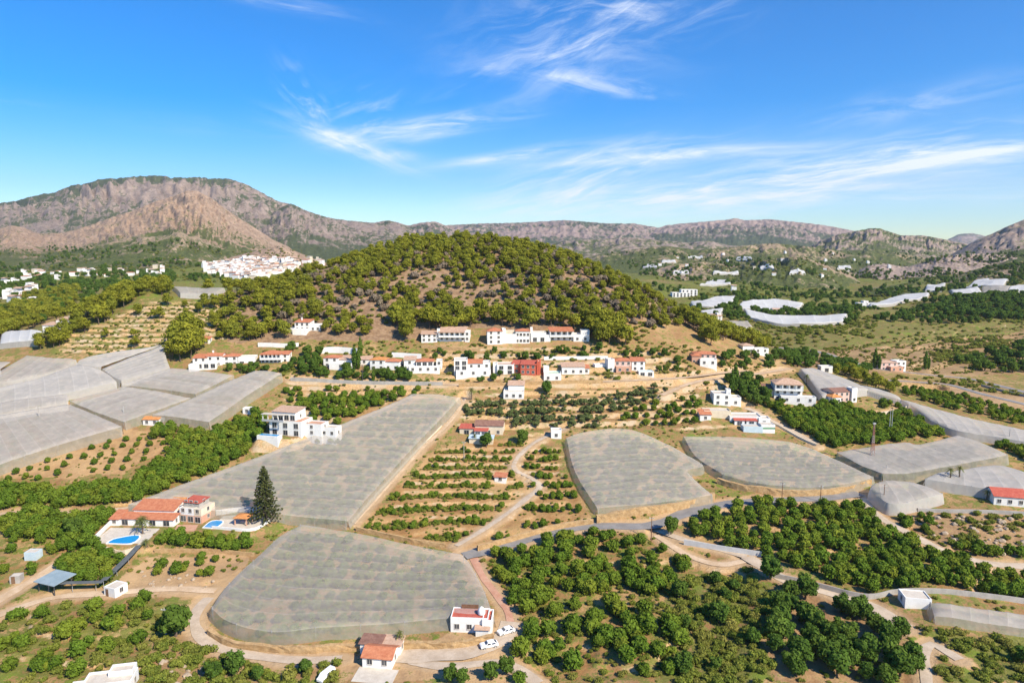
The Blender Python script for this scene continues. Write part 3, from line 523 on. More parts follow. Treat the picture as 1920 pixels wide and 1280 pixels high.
def para(P, n=48):
    P = catmull(P, 1.5) if len(P) > 2 else np.asarray(P, float); s = np.concatenate([[0], np.cumsum(np.linalg.norm(np.diff(P, axis=0), axis=1))]); return lambda q: np.stack([np.interp(q * s[-1], s, P[:, 0]), np.interp(q * s[-1], s, P[:, 1])], -1)
def zbase(x, y): return zs(x, y) + fbm(np.asarray(x) * .012, np.asarray(y) * .012, 4) * (0.9 + 5 * sstep(350, 900, np.asarray(y)))
def net(label, front, right, back, left, h=4.5, mat='net', n=12, along='t', sides='fr', side='netside', posts=True, rows=None, sag=.2, group=None, full=False):
    zb_ = (lambda x, y: np.maximum(zbase(x, y), mzt(x, y))) if full else zbase; zg_ = (lambda x, y: np.maximum(zt(x, y), mzt(x, y))) if full else zt
    F, Rr, B, L = (gxy(np.array(p, float)[:, 0], np.array(p, float)[:, 1], h, full) for p in (front, right, back, left))
    c00, c10, c01, c11 = (F[0] + L[0]) / 2, (F[-1] + Rr[0]) / 2, (B[0] + L[-1]) / 2, (B[-1] + Rr[-1]) / 2
    F[0] = L[0] = c00; F[-1] = Rr[0] = c10; B[0] = L[-1] = c01; B[-1] = Rr[-1] = c11
    f, r, b, l = map(para, (F, Rr, B, L))
    def C(s, t):
        s_, t_ = s[..., None], t[..., None]
        return (1 - t_) * f(s) + t_ * b(s) + (1 - s_) * l(t) + s_ * r(t) - ((1 - s_) * (1 - t_) * c00 + s_ * (1 - t_) * c10 + (1 - s_) * t_ * c01 + s_ * t_ * c11)
    cen = C(np.array([.5]), np.array([0.0]))[0]; z0 = float(zb_(cen[0], cen[1])); root = thing('net_house', label, 'net house', (cen[0], cen[1], z0), 0, group); org = np.array([cen[0], cen[1], z0])
    wid = np.linalg.norm(f(np.array([1.]))[0] - f(np.array([0.]))[0]) + 1; ln = np.linalg.norm(c01 - c00) + np.linalg.norm(c11 - c10) / 2
    def zr(P, s, t):
        z = zb_(P[..., 0], P[..., 1]) + h; ed = np.minimum(np.minimum(s, 1 - s) * wid, np.minimum(t, 1 - t) * ln); return z - .7 * np.clip(1 - ed / 2.2, 0, 1) ** 2 + .18 * fbm(P[..., 0] * .12, P[..., 1] * .12, 2)
    longn = int(np.clip((ln if along == 't' else wid) / 1.6, 10, 70))
    for i in range(n):
        a = np.array([0, .06, .12, .35, .65, .88, .94, 1.0]); q = (i + a) / n; q2 = np.linspace(0, 1, longn)
        S, T = (np.meshgrid(q, q2) if along == 't' else np.meshgrid(q2, q)); Q = C(S, T); A = (np.broadcast_to(a, S.shape) if along == 't' else np.broadcast_to(a[:, None], S.shape))
        Z = zr(Q, S, T) - sag * np.sin(np.pi * A) * (.7 + .5 * perlin(np.array(i * 1.7 + .3), np.array(.5)))
        me = gridmesh('net_panel', Q[..., 0] - org[0], Q[..., 1] - org[1], Z - org[2], M[mat]); obj('net_panel', me, root)
        kk = np.arange(longn); ks = (kk % 9 == 0) * .35; ks = np.broadcast_to(ks[:, None] if along == 't' else ks[None], S.shape); sm = np.maximum((np.minimum(A, 1 - A) < .03) * 1.0, ks); at_ = me.attributes.new('seam', 'FLOAT', 'POINT'); at_.data.foreach_set('value', sm.astype(np.float32).ravel())
    for k, (fn, fs, ft, outw) in enumerate((('f', lambda q: q, lambda q: q * 0, 0), ('r', lambda q: q * 0 + 1, lambda q: q, 0), ('b', lambda q: q, lambda q: q * 0 + 1, 0), ('l', lambda q: q * 0, lambda q: q, 0))):
        if fn not in sides: continue
        q = np.linspace(0, 1, 40); s_, t_ = fs(q), ft(q); P = C(s_, t_); ctr = C(np.array([.5]), np.array([.5]))[0]; tg = np.gradient(P, axis=0); nr = np.stack([tg[:, 1], -tg[:, 0]], -1); nr /= np.linalg.norm(nr, axis=1)[:, None] + 1e-9; nr *= np.sign(((P - ctr) * nr).sum(1))[:, None]
        zt_ = zr(P, s_, t_); wv = np.linspace(0, 1, 5)[:, None]; X = P[None, :, 0] + nr[None, :, 0] * (wv * .9); Y = P[None, :, 1] + nr[None, :, 1] * (wv * .9); zb = zg_(X[-1], Y[-1]) - .1; Z = zt_[None] * (1 - wv) + zb[None] * wv
        fold = .12 * np.sin(q * 90)[None] * np.sin(np.pi * wv); X = X + nr[None, :, 0] * fold; Y = Y + nr[None, :, 1] * fold
        obj('side_net', gridmesh('side_net', X - org[0], Y - org[1], Z - org[2], M[side]), root)
        if posts:
            per = np.linalg.norm(np.diff(P, axis=0), axis=1).sum(); m_ = max(2, int(per / 9))
            for qq in np.linspace(0.01, .99, m_):
                p = C(np.array([fs(np.array(qq))]), np.array([ft(np.array(qq))]))[0]; zg = float(zt(p[:1], p[1:])[0]); zu = float(zr(p[None], fs(np.array([qq])), ft(np.array([qq])))[0])
                mb = MB(); mb.tube([(0, 0, 0), (0, 0, zu - zg + .3)], .07, 5); mb.build('post', M['galv'], root).location = (p[0] - org[0], p[1] - org[1], zg - z0)
    pl = np.concatenate([f(np.linspace(0, 1, 20)), r(np.linspace(0, 1, 20)), b(np.linspace(1, 0, 20)), l(np.linspace(1, 0, 20))]); occ_poly(pl, 2, 3.0)
    if rows:
        sp_, tr = rows; P = pl; xs = np.arange(P[:, 0].min(), P[:, 0].max(), tr)
        ys = np.arange(P[:, 1].min(), P[:, 1].max(), sp_); X, Y = np.meshgrid(xs, ys); X = X + RNG.normal(0, .35, X.shape); Y = Y + RNG.normal(0, .35, Y.shape) + 2 * np.sin(X * .03); m_ = inpoly(X, Y, P) & (RNG.random(X.shape) < .86) & (dpoly(X, Y, P) > 1.6)
        m_ &= (OCC[np.clip((Y - 100).astype(int), 0, 999), np.clip((X + 900).astype(int), 0, 1799)] & 1) == 0
        UNDER.extend(zip(X[m_], Y[m_]))
    return root
NG = 'net houses over the orchards'
net('large grey net house, longest of all, climbing the slope behind the tall spire-shaped conifer', [(240, 941), (360, 950), (520, 962), (652, 974)], [(652, 974), (700, 918), (780, 830), (862, 742)], [(775, 735), (820, 736), (862, 742)], [(240, 941), (400, 882), (620, 800), (775, 735)], 3.6, 'net', 22, 's', 'flr', 'netside', True, (5.6, 2.7))
net('see-through grey net house with a rounded corner behind the white farm building with a dome', [(396, 1135), (430, 1160), (520, 1178), (640, 1168), (780, 1160), (925, 1150)], [(925, 1150), (905, 1095), (884, 1055), (868, 1034)], [(565, 981), (690, 1000), (790, 1020), (868, 1034)], [(396, 1135), (430, 1088), (485, 1040), (525, 1003), (565, 981)], 3.6, 'netc', 9, 's', 'flr', 'netside', True, (5.4, 2.7))
net('grey net house on a tan bank above the road bend', [(1120, 949), (1220, 940), (1336, 925)], [(1336, 925), (1300, 893), (1290, 878), (1318, 868), (1262, 836)], [(1062, 818), (1095, 807), (1180, 801), (1262, 836)], [(1120, 949), (1078, 880), (1062, 818)], 3.3, 'net', 16, 's', 'flr', 'netside', True, (5.4, 2.8))
net('rounded grey net house between the road and the white boxes with flat roofs', [(1355, 886), (1430, 903), (1520, 908), (1600, 899), (1638, 888)], [(1638, 888), (1590, 866), (1530, 840)], [(1282, 815), (1380, 815), (1470, 822), (1530, 840)], [(1355, 886), (1305, 852), (1282, 815)], 3.3, 'net', 14, 's', 'flr', 'netside', True, (5.4, 2.8))
net('pale net house with a notched side beside the red lattice mast', [(1655, 882), (1700, 882), (1770, 872), (1890, 850)], [(1890, 850), (1840, 828), (1795, 813)], [(1570, 842), (1690, 825), (1718, 830), (1795, 813)], [(1655, 882), (1610, 864), (1570, 842)], 4.6, 'netd', 10, 't', 'flr', 'netside', True, (5.0, 3.2))
net('small domed pale net house at the road junction', [(1632, 912), (1650, 928), (1680, 940), (1768, 921)], [(1768, 921), (1745, 910), (1705, 899)], [(1640, 902), (1665, 895), (1705, 899)], [(1632, 912), (1634, 906), (1640, 902)], 4.4, 'netd', 5, 't', 'flr', 'netsidew', True, (5, 3.2))
net('white net house behind the two tall palms', [(1735, 893), (1800, 905), (1870, 915), (2000, 930)], [(2000, 930), (1960, 900), (1920, 885)], [(1760, 884), (1862, 869), (1890, 874), (1920, 885)], [(1735, 893), (1745, 888), (1760, 884)], 4.2, 'netw', 7, 't', 'fl', 'netsidew', True)
net('pale net house running down to the pink roofed house', [(1542, 741), (1580, 735), (1630, 727)], [(1630, 727), (1580, 706), (1540, 696)], [(1500, 690), (1520, 689), (1540, 696)], [(1542, 741), (1522, 715), (1500, 690)], 3.6, 'netw', 5, 't', 'fl', 'netsidew', False)
net('narrow pale net house linking two wider ones along the valley slope', [(1628, 729), (1660, 738), (1690, 746)], [(1690, 746), (1688, 742), (1685, 739)], [(1615, 719), (1650, 727), (1685, 739)], [(1628, 729), (1622, 724), (1615, 719)], 3.4, 'netw', 3, 's', 'fr', 'netsidew', False)
net('long white net house sloping beside the dark citrus orchard', [(1745, 783), (1792, 802), (1860, 815), (1960, 832)], [(1960, 832), (1960, 825), (1960, 812)], [(1690, 745), (1795, 775), (1870, 792), (1960, 812)], [(1745, 783), (1720, 763), (1690, 745)], 3.8, 'netw', 10, 't', 'fl', 'netsidew', False)
net('broad pale net house with striped roof beside the bare plot of young trees', [(-90, 902), (0, 868), (110, 832), (228, 797)], [(228, 797), (180, 776), (132, 757)], [(-90, 790), (0, 778), (70, 766), (132, 757)], [(-90, 902), (-90, 850), (-90, 790)], 4.6, 'netd', 12, 't', 'fr', 'netside', True)
net('low grey net house with a torn middle seam below the flat topped one', [(131, 750), (180, 770), (233, 788)], [(233, 788), (300, 764), (357, 743)], [(232, 722), (290, 730), (357, 743)], [(131, 750), (180, 735), (232, 722)], 4.2, 'netd', 6, 't', 'fr', 'netside', True)
net('flat topped warm grey net house on a stone bank', [(227, 718), (300, 727), (366, 736)], [(366, 736), (405, 718), (438, 702)], [(320, 688), (380, 693), (438, 702)], [(227, 718), (275, 702), (320, 688)], 4.2, 'netd', 8, 's', 'fr', 'netside', True)
net('long blue-grey net house ending beside the small tiled hut', [(286, 774), (340, 780), (391, 787)], [(391, 787), (460, 742), (528, 699)], [(478, 695), (505, 695), (528, 699)], [(286, 774), (385, 733), (478, 695)], 4.6, 'netd', 12, 's', 'flr', 'netside', True)
net('steep pale net house rising to a peak below the pine clump', [(192, 688), (208, 700), (227, 710)], [(227, 710), (280, 697), (318, 686)], [(309, 641), (311, 665), (318, 686)], [(192, 688), (250, 664), (309, 641)], 4.2, 'netw', 7, 't', 'fr', 'netsidew', True)
net('tan tinted net house with a box shaped end', [(-30, 712), (17, 713), (120, 690)], [(120, 690), (130, 682), (142, 672)], [(50, 664), (90, 668), (142, 672)], [(-30, 712), (10, 688), (50, 664)], 4.2, 'netd', 6, 't', 'fr', 'netsidew', True)
net('wide pale net house filling the slope below the terraced hillside', [(-60, 772), (60, 745), (130, 733), (218, 712)], [(218, 712), (205, 700), (188, 690)], [(-60, 742), (60, 710), (140, 683), (188, 690)], [(-60, 772), (-60, 757), (-60, 742)], 4.0, 'netw', 10, 't', 'f', 'netsidew', False)
net('narrow pale net house along the foot of the terraced hillside', [(142, 680), (168, 684), (190, 684)], [(190, 684), (250, 662), (303, 642)], [(150, 672), (230, 655), (303, 642)], [(142, 680), (146, 676), (150, 672)], 3.8, 'netw', 5, 's', 'f', 'netsidew', False)
net('dull net house in the corner beside the tan tinted one', [(-80, 735), (-50, 715), (0, 690)], [(0, 690), (10, 683), (20, 676)], [(-80, 700), (-30, 678), (20, 676)], [(-80, 735), (-80, 715), (-80, 700)], 4.0, 'netd', 4, 't', 'f', 'netsidew', False)
net('grey net house with pale side along the terrace above the warm grey one', [(-80, 800), (20, 772), (128, 752)], [(128, 752), (128, 745), (125, 738)], [(-80, 778), (20, 750), (125, 738)], [(-80, 800), (-80, 790), (-80, 778)], 4.0, 'netd', 8, 't', 'f', 'netsidew', False)
def farnet(label, front, back, mat='netfar', n=3, h=3.5, full=False, group=None):
    net(label, front, [front[-1], back[-1]], back, [front[0], back[0]], h, mat, n, 't', 'flr', 'netsidew', False, sag=.3, full=full, group=group)
farnet('distant grey net house on the pine ridge', [(338, 546), (405, 547)], [(325, 535), (420, 537)], 'netd', 4)
farnet('white net house beyond the pine ridge beside a lane', [(0, 640), (72, 635)], [(5, 622), (78, 618)], 'netfar', 4)
farnet('long white net house on the valley shelf behind the wooded hill', [(1385, 577), (1440, 579), (1500, 574)], [(1392, 562), (1450, 561), (1506, 565)], 'netfar', 5)
farnet('two level white net house at the foot of the wooded hill', [(1300, 571), (1345, 574), (1372, 568)], [(1296, 562), (1340, 556), (1378, 554)], 'netfar', 4)
farnet('curving white net house along the top of the terraced valley', [(1404, 592), (1450, 603), (1520, 605), (1580, 599)], [(1395, 578), (1440, 588), (1500, 591), (1588, 588)], 'netfar', 7)
farnet('dull grey net house just behind the wooded hill flank', [(1372, 612), (1410, 611)], [(1362, 600), (1402, 600)], 'netd', 3)
farnet('small white net house on a bank of the valley shelf', [(1318, 588), (1352, 586)], [(1314, 581), (1356, 578)], 'netfar', 2)
farnet('highest white net house on the wooded rise', [(1838, 523), (1886, 523)], [(1852, 511), (1899, 511)], 'netfar', 3)
farnet('white net house on the wooded rise, just under the highest', [(1808, 537), (1872, 537)], [(1836, 525), (1890, 526)], 'netfar', 3)
farnet('pale slanted net house on the wooded rise beside a tree belt', [(1800, 557), (1852, 553)], [(1780, 543), (1832, 540)], 'netfar', 3)
farnet('bluish net house in the middle of the white group on the rise', [(1845, 549), (1884, 548)], [(1842, 540), (1895, 538)], 'netd', 3)
farnet('bright white net house at the lower end of the group on the rise', [(1882, 550), (1935, 545)], [(1895, 540), (1940, 530)], 'netfar', 3)
farnet('small white net house apart from the group on the rise', [(1735, 543), (1766, 541)], [(1738, 535), (1772, 532)], 'netfar', 2)
farnet('stepped white net house above the dry terraces', [(1632, 573), (1690, 564), (1738, 554)], [(1630, 566), (1690, 553), (1742, 549)], 'netfar', 4)
farnet('thin white net house on the green slope beside the grey cliffs', [(1542, 534), (1590, 525)], [(1536, 528), (1590, 518)], 'netfar', 3)
farnet('grey net house on a shelf above the white town', [(318, 496), (396, 492)], [(310, 487), (400, 483)], 'netd', 4)
for fx, fy, bx, by in (((1262, 1292), 512, (1264, 1290), 506), ((1337, 1385), 512, (1338, 1384), 507), ((1425, 1452), 503, (1426, 1450), 498), ((1570, 1596), 503, (1572, 1594), 497), ((1312, 1370), 532, (1335, 1368), 524), ((1205, 1232), 501, (1208, 1230), 495), ((1240, 1268), 492, (1242, 1266), 487), ((1480, 1510), 512, (1482, 1508), 507), ((1380, 1410), 486, (1382, 1408), 481), ((1290, 1318), 482, (1292, 1316), 478)):
    farnet('tiny white net house on the green slope across the valley', [(fx[0], fy), (fx[1], fy - 1)], [(bx[0], by), (bx[1], by)], 'netfar', 2, 3.5, True, 'far net houses across the valley')

# ------------------------------------------------------------------ houses
_WM = {}
def window(root, x, y, z, w_, h_, rot, glass='glass', frame='frame'):
    k = (round(w_, 2), round(h_, 2), glass)
    if k not in _WM:
        a = MB(); a.box(-w_ / 2, w_ / 2, -.03, .06, 0, h_); pm = a.mesh('window', M[glass]); a = MB(); s = .1
        a.box(-w_ / 2 - s, -w_ / 2, -.09, .05, -s, h_ + s); a.box(w_ / 2, w_ / 2 + s, -.09, .05, -s, h_ + s); a.box(-w_ / 2, w_ / 2, -.09, .05, h_, h_ + s); a.box(-w_ / 2 - .05, w_ / 2 + .05, -.16, .05, -s - .05, 0); a.box(-.03, .03, -.06, .02, 0, h_); _WM[k] = (pm, a.mesh('frame', M[frame]))
    o = obj('window', _WM[k][0], root, (x, y, z)); o.rotation_euler.z = rot; obj('frame', _WM[k][1], o); return o
def roof_mesh(kind, x0, x1, y0, y1, z, rise, ov=.35, th=.16):
    a = MB(); X0, X1, Y0, Y1 = x0 - ov, x1 + ov, y0 - ov, y1 + ov; d = .0
    def slab(p):                                   # closed slab from a top outline
        n = len(a.v); k = len(p); a.v += [tuple(q) for q in p] + [(q[0], q[1], q[2] - th) for q in p]; a.f.append(tuple(n + i for i in range(k))); a.m.append(0); a.f.append(tuple(n + k + i for i in reversed(range(k)))); a.m.append(0)
        for i in range(k): j = (i + 1) % k; a.f.append((n + j, n + i, n + k + i, n + k + j)); a.m.append(0)
    zz = z + th
    if kind == 'gable':
        ym = (y0 + y1) / 2; slab([(X0, Y0, zz), (X1, Y0, zz), (X1, ym, zz + rise), (X0, ym, zz + rise)]); slab([(X0, ym, zz + rise), (X1, ym, zz + rise), (X1, Y1, zz), (X0, Y1, zz)])
    elif kind == 'gabley':
        xm = (x0 + x1) / 2; slab([(X0, Y0, zz), (xm, Y0, zz + rise), (xm, Y1, zz + rise), (X0, Y1, zz)]); slab([(xm, Y0, zz + rise), (X1, Y0, zz), (X1, Y1, zz), (xm, Y1, zz + rise)])
    elif kind == 'shed': slab([(X0, Y0, zz), (X1, Y0, zz), (X1, Y1, zz + rise), (X0, Y1, zz + rise)])
    elif kind == 'hip':
        q = min(x1 - x0, y1 - y0) / 2 + ov; lx = (X1 - X0) > (Y1 - Y0)
        A, B_ = ((X0 + q, (Y0 + Y1) / 2, zz + rise), (X1 - q, (Y0 + Y1) / 2, zz + rise)) if lx else (((X0 + X1) / 2, Y0 + q, zz + rise), ((X0 + X1) / 2, Y1 - q, zz + rise))
        c = [(X0, Y0, zz), (X1, Y0, zz), (X1, Y1, zz), (X0, Y1, zz)]
        if lx: slab([c[0], c[1], B_, A]); slab([c[1], c[2], B_]); slab([c[2], c[3], A, B_]); slab([c[3], c[0], A])
        else: slab([c[0], c[1], A]); slab([c[1], c[2], B_, A]); slab([c[2], c[3], B_]); slab([c[3], c[0], A, B_])
    return a
def B(x, y, w, d, h, z=0, roof='flat', wall='white', rm='tile', rise=1.3, fw=2, sw=1, big=False, door=False, chim=False, par=.45, win=True, rows=None, loggia=0): return dict(locals())
def house(px, py, yaw, label, blocks, name='house', cat='house', group=None, at=None, extras=None):
    p = at if at is not None else gz(px, py)
    if 600 < py < 715:                             # the houses of the two rows are modest ones
        for b in blocks:
            for k_ in ('x', 'y', 'w', 'd'): b[k_] *= .95
            for k_ in ('h', 'z', 'rise'): b[k_] *= .86
    root = thing(name, label, cat, p, R(yaw), group); c_, s_ = math.cos(R(yaw)), math.sin(R(yaw))
    for b in blocks:
        x0, x1, y0, y1, z0, z1 = b['x'] - b['w'] / 2, b['x'] + b['w'] / 2, b['y'], b['y'] + b['d'], b['z'], b['z'] + b['h']; zb = z0 - (5 if z0 == 0 else 0); wm = M[b['wall']]
        a = MB(); r = b['roof']; rise = b['rise']
        if r == 'flat':
            th = .22; zp = z1 + b['par']
            a.box(x0, x1, y0, y0 + th, zb, zp); a.box(x0, x1, y1 - th, y1, zb, zp); a.box(x0, x0 + th, y0 + th, y1 - th, zb, zp); a.box(x1 - th, x1, y0 + th, y1 - th, zb, zp)
            wl = a.build('wall', wm, root); f = MB(); f.box(x0 + th, x1 - th, y0 + th, y1 - th, z1 - .2, z1); f.build('roof', M[b['rm'] if b['rm'] != 'tile' else 'paving'], root)
        else:
            n0 = z1; a.box(x0, x1, y0, y1, zb, z1)
            if r == 'gable':
                ym = (y0 + y1) / 2
                for xx, sg in ((x0, 1), (x1, -1)): a.tri(*[(xx, y0, z1), (xx, ym, z1 + rise), (xx, y1, z1)][::sg])
            if r == 'gabley':
                xm = (x0 + x1) / 2
                for yy, sg in ((y0, 1), (y1, -1)): a.tri(*[(x0, yy, z1), (x1, yy, z1), (xm, yy, z1 + rise)][::sg])
            if r == 'shed':
                a.tri((x0, y0, z1), (x0, y1, z1 + rise), (x0, y1, z1)); a.tri((x1, y0, z1), (x1, y1, z1), (x1, y1, z1 + rise)); a.quad((x1, y1, z1), (x0, y1, z1), (x0, y1, z1 + rise), (x1, y1, z1 + rise))
            wl = a.build('wall', wm, root); ro = roof_mesh(r, x0, x1, y0, y1, z1 - .02, rise).build('roof', M[b['rm']], root)
            if b['chim']:
                a = MB(); cx, cyy = x0 + (x1 - x0) * .3, y0 + (y1 - y0) * .6; a.box(cx - .35, cx + .35, cyy - .35, cyy + .35, z1 + .1, z1 + rise + 1.0); a.box(cx - .45, cx + .45, cyy - .45, cyy + .45, z1 + rise + 1.0, z1 + rise + 1.2); a.build('chimney', M['white'], ro)
        st = b['rows'] or max(1, int(round(b['h'] / 3.0))); sh = b['h'] / st
        if b['win']:
            for k in range(st):
                for i in range(b['fw']):
                    ww, wh = (2.0, min(2.1, sh - .6)) if b['big'] else (1.15, 1.25)
                    if b['fw'] * (ww + .5) > b['w']: ww = max(.7, b['w'] / b['fw'] - .5)
                    window(root, x0 + (i + .5) * b['w'] / b['fw'], y0, z0 + k * sh + (.25 if b['big'] else .95), ww, wh, 0)
                for i in range(b['sw']):
                    yy = y0 + (i + .5) * b['d'] / b['sw']; window(root, x1, yy, z0 + k * sh + .95, 1.0, 1.2, math.pi / 2); window(root, x0, yy, z0 + k * sh + .95, 1.0, 1.2, -math.pi / 2)
        if b['door']:
            a = MB(); a.box(-.5, .5, -.05, .06, 0, 2.1); dr = a.build('door', M['door'], root); dr.location = (x0 + b['w'] * .12 + .6, y0, z0); a = MB(); a.box(.34, .42, -.1, -.05, 1.0, 1.1); a.build('handle', M['iron'], dr)
        if b['loggia']:                            # roofed balcony in front of the top storey
            n = b['loggia']; dp = 1.8; zf = z1 - sh; a = MB(); a.box(x0, x1, y0 - dp, y0 - .01, zf - .25, zf); a.build('balcony', wm, root)
            for i in range(n + 1):
                xx = x0 + .2 + (b['w'] - .4) * i / n; a = MB(); a.box(xx - .18, xx + .18, y0 - dp + .05, y0 - dp + .4, zf, z1 - .25); a.build('pillar', wm, root)
            a = MB(); a.box(x0, x1, y0 - dp, y0 - .02, z1 - .25, z1 + .05); a.build('balcony_roof', M[b['rm']] if r != 'flat' else wm, root)
            a = MB(); a.box(x0 + .05, x1 - .05, y0 - dp + .1, y0 - dp + .2, zf, zf + .8); a.build('parapet', wm, root)
        cs = np.array([(x0, y0 - (2 if b['loggia'] else 0)), (x1, y0 - (2 if b['loggia'] else 0)), (x1, y1), (x0, y1)]); W_ = np.stack([p[0] + cs[:, 0] * c_ - cs[:, 1] * s_, p[1] + cs[:, 0] * s_ + cs[:, 1] * c_], -1); occ_poly(W_, 1, 1.8)
        front = np.array([(x0 - .5, y0 - 6), (x1 + .5, y0 - 6), (x1 + .5, y0), (x0 - .5, y0)]); W_ = np.stack([p[0] + front[:, 0] * c_ - front[:, 1] * s_, p[1] + front[:, 0] * s_ + front[:, 1] * c_], -1); occ_poly(W_, 4)
    if extras: extras(root)
    return root
def wall(pts, h, th, mat, label, name='garden_wall', cat='wall', world=None, down=1.2, rough=0.0, group=None):
    P = catmull(gpoly(pts) if world is None else np.array(world), 1.5); z = zt(P[:, 0], P[:, 1]); k = np.ones(5) / 5; z = np.convolve(np.pad(z, 2, mode='edge'), k, 'valid'); tg = np.gradient(P, axis=0); tg /= np.linalg.norm(tg, axis=1)[:, None] + 1e-9; nr = np.stack([tg[:, 1], -tg[:, 0]], -1)
    o3 = np.array([P[0, 0], P[0, 1], z[0]]); jit = rough * fbm(np.arange(len(P)) * .6, np.arange(len(P)) * 0 + 3.3, 2); rows = []
    for off, hh in ((-th / 2, -down), (-th / 2, h * .5), (-th / 2, h), (th / 2, h), (th / 2, h * .5), (th / 2, -down)):
        j2 = rough * fbm(np.arange(len(P)) * .9 + off * 5, np.arange(len(P)) * 0 + hh, 2); rows.append(np.stack([P[:, 0] + nr[:, 0] * (off + j2), P[:, 1] + nr[:, 1] * (off + j2), z + hh + (jit if hh > 0 else 0)], -1) - o3)
    G = np.stack(rows); o = obj(name, gridmesh(name, G[..., 0], G[..., 1], G[..., 2], M[mat], False), None, o3); tag(o, label, cat, group)
    for p in P: occ_poly(np.array([(p[0] - .6, p[1] - .6), (p[0] + .6, p[1] - .6), (p[0] + .6, p[1] + .6), (p[0] - .6, p[1] + .6)]), 1)
    return o

# --- upper row under the pines
house(572, 622, -4, 'white two storey house with red roof high among the pines', [B(-2, 1, 9, 8, 6, roof='shed', rm='tile', fw=3, chim=True), B(5.5, 2, 6, 6, 4.2, fw=2), B(-8.5, -2, 6, 6, 2.2, fw=1), B(-2, -4, 8, 4.6, 1.6, fw=0, sw=0)])
house(805, 642, 4, 'white house with a slim chimney tower beside the broad tiled roof', [B(0, 0, 9, 8, 5.2, roof='shed', rm='paletile', fw=3, rows=2), B(5.2, 1, 1.6, 1.6, 8.2, fw=0, sw=0)])
house(848, 641, -3, 'long white house with broad faded tile roof and full width balcony', [B(0, 0, 15, 9, 6, roof='shed', rm='paletile', fw=5, loggia=5, rise=2.2), B(8.6, -.6, 2.6, 7, 6.2, fw=1)])
house(928, 647, 6, 'tall narrow white house with orange roof and stacked balconies', [B(0, 0, 8.5, 8, 8.4, roof='hip', rm='tile', fw=2, rows=3, rise=1.8), B(5.2, .5, 2, 5, 9.4, fw=0, sw=0)])
house(954, 645, 0, 'blank white wing with stepped walls beside the tall orange roofed house', [B(0, 0, 9, 7, 5.6, fw=0, sw=0), B(1, 3, 6, 5, 7.2, wall='cream', fw=0, sw=0)])
house(980, 645, 0, 'white house with row of arched top windows and small red roof', [B(0, 0, 8, 8, 7.8, roof='hip', rm='tile', fw=4, rows=2, rise=1.3), B(5, 2, 1.4, 1.4, 9.6, fw=0, sw=0)])
house(1010, 643, 0, 'low flat roofed white house between two red roofed ones', [B(0, 0, 8.5, 8, 5.4, fw=2, rows=1, big=True)])
house(1053, 642, 2, 'white house with long orange roof and deep shaded balconies', [B(0, 1.5, 13.5, 9, 6.8, roof='shed', rm='tile', fw=4, rows=2, loggia=4), B(-7.6, 0, 2.4, 8, 4, fw=0, sw=0)])
house(1090, 641, 0, 'flat white house at the end of the upper row against the pines', [B(0, 0, 9, 8, 4.2, fw=2), B(2.5, 3, 5, 6, 6.4, fw=0, sw=0)])
# --- lower row along the street
house(418, 690, 8, 'rambling white house with several red roofs at stepped heights', [B(-12, 2, 7, 7, 5.6, roof='shed', fw=2), B(-5, 3, 8, 8, 6.4, roof='gable', fw=2, chim=True), B(3, 4, 8, 8, 5.8, roof='hip', fw=2), B(11, 4, 9, 7, 5.0, fw=2, big=True), B(-8, -1, 10, 4, 3, fw=3, big=True, par=.9), B(-14, -2, 5, 4, 2.2, fw=0)])
house(507, 684, 2, 'white two storey house with arcaded balconies and a red roof', [B(0, 1.8, 11, 8, 6, roof='hip', fw=5, loggia=5, rise=1.4), B(7, 3, 4, 6, 5.4, roof='shed', fw=1)])
house(386, 643, 0, 'tiny white hut with a red roof above the rambling white house', [B(0, 0, 4, 3.5, 2.6, roof='shed', fw=1, big=True)], 'hut', 'hut')
house(637, 690, -3, 'white house with red roofs and a long white terrace wall behind it', [B(-5, 1, 8, 8, 6, roof='hip', fw=2), B(3, 2, 8, 8, 4.8, roof='shed', rm='paletile', fw=2), B(1, -2, 12, 4, 2.6, fw=1, par=.8)])
house(683, 683, 0, 'small white garage with a faded roof next to the tall cypresses', [B(0, 0, 7, 6, 3, roof='shed', rm='paletile', fw=1)], 'garage', 'garage')
house(720, 694, -6, 'white L shaped house with bright orange hip roofs', [B(-3.5, 0, 8, 8, 6.2, roof='hip', rm='orangetile', fw=2), B(4, 1, 8, 7, 5.2, roof='hip', rm='tile', fw=2)])
house(796, 697, 3, 'white house with one orange roof between two angled white wings', [B(0, 2, 9, 8, 5.6, roof='hip', rm='tile', fw=3, big=True), B(-8, 3, 6, 6, 6.4, roof='shed', rm='paletile', fw=1), B(7.5, 3, 3, 7, 5.4, fw=1), B(0, -1.6, 16, 3.4, 2.2, fw=4, par=.9)])
house(884, 704, 4, 'three level stepped white house with open balconies', [B(-5.5, 1, 7, 8, 8.8, fw=2, rows=3, big=True), B(2, 3, 8, 7, 6.6, roof='shed', fw=2), B(8, 3, 4, 7, 6.8, fw=1), B(1, -1, 18, 4, 2.6, fw=3, par=.9)])
house(948, 700, 0, 'low white house with flat roofs joined to a red building', [B(0, 0, 9, 8, 5.4, fw=2, rows=2, rm='paletile', big=True), B(-5.6, 1, 2, 6, 5.6, fw=0)])
house(983, 702, -8, 'bright red walled house with a long red roof', [B(2, 0, 8, 8, 6, wall='redwall', roof='shed', rm='redtile', fw=3), B(-4.4, 2.5, 5, 7, 5.6, wall='redwall', roof='shed', rm='redtile', fw=1), B(7.2, 1, 1.6, 6, 7.6, wall='redwall', fw=0, sw=0)])
house(1036, 708, 0, 'small white house with a planted roof terrace', [B(0, 0, 9, 7, 3.8, rm='greenpaint', fw=2, par=.7), B(-3, 5, 3, 4, 7, fw=0)])
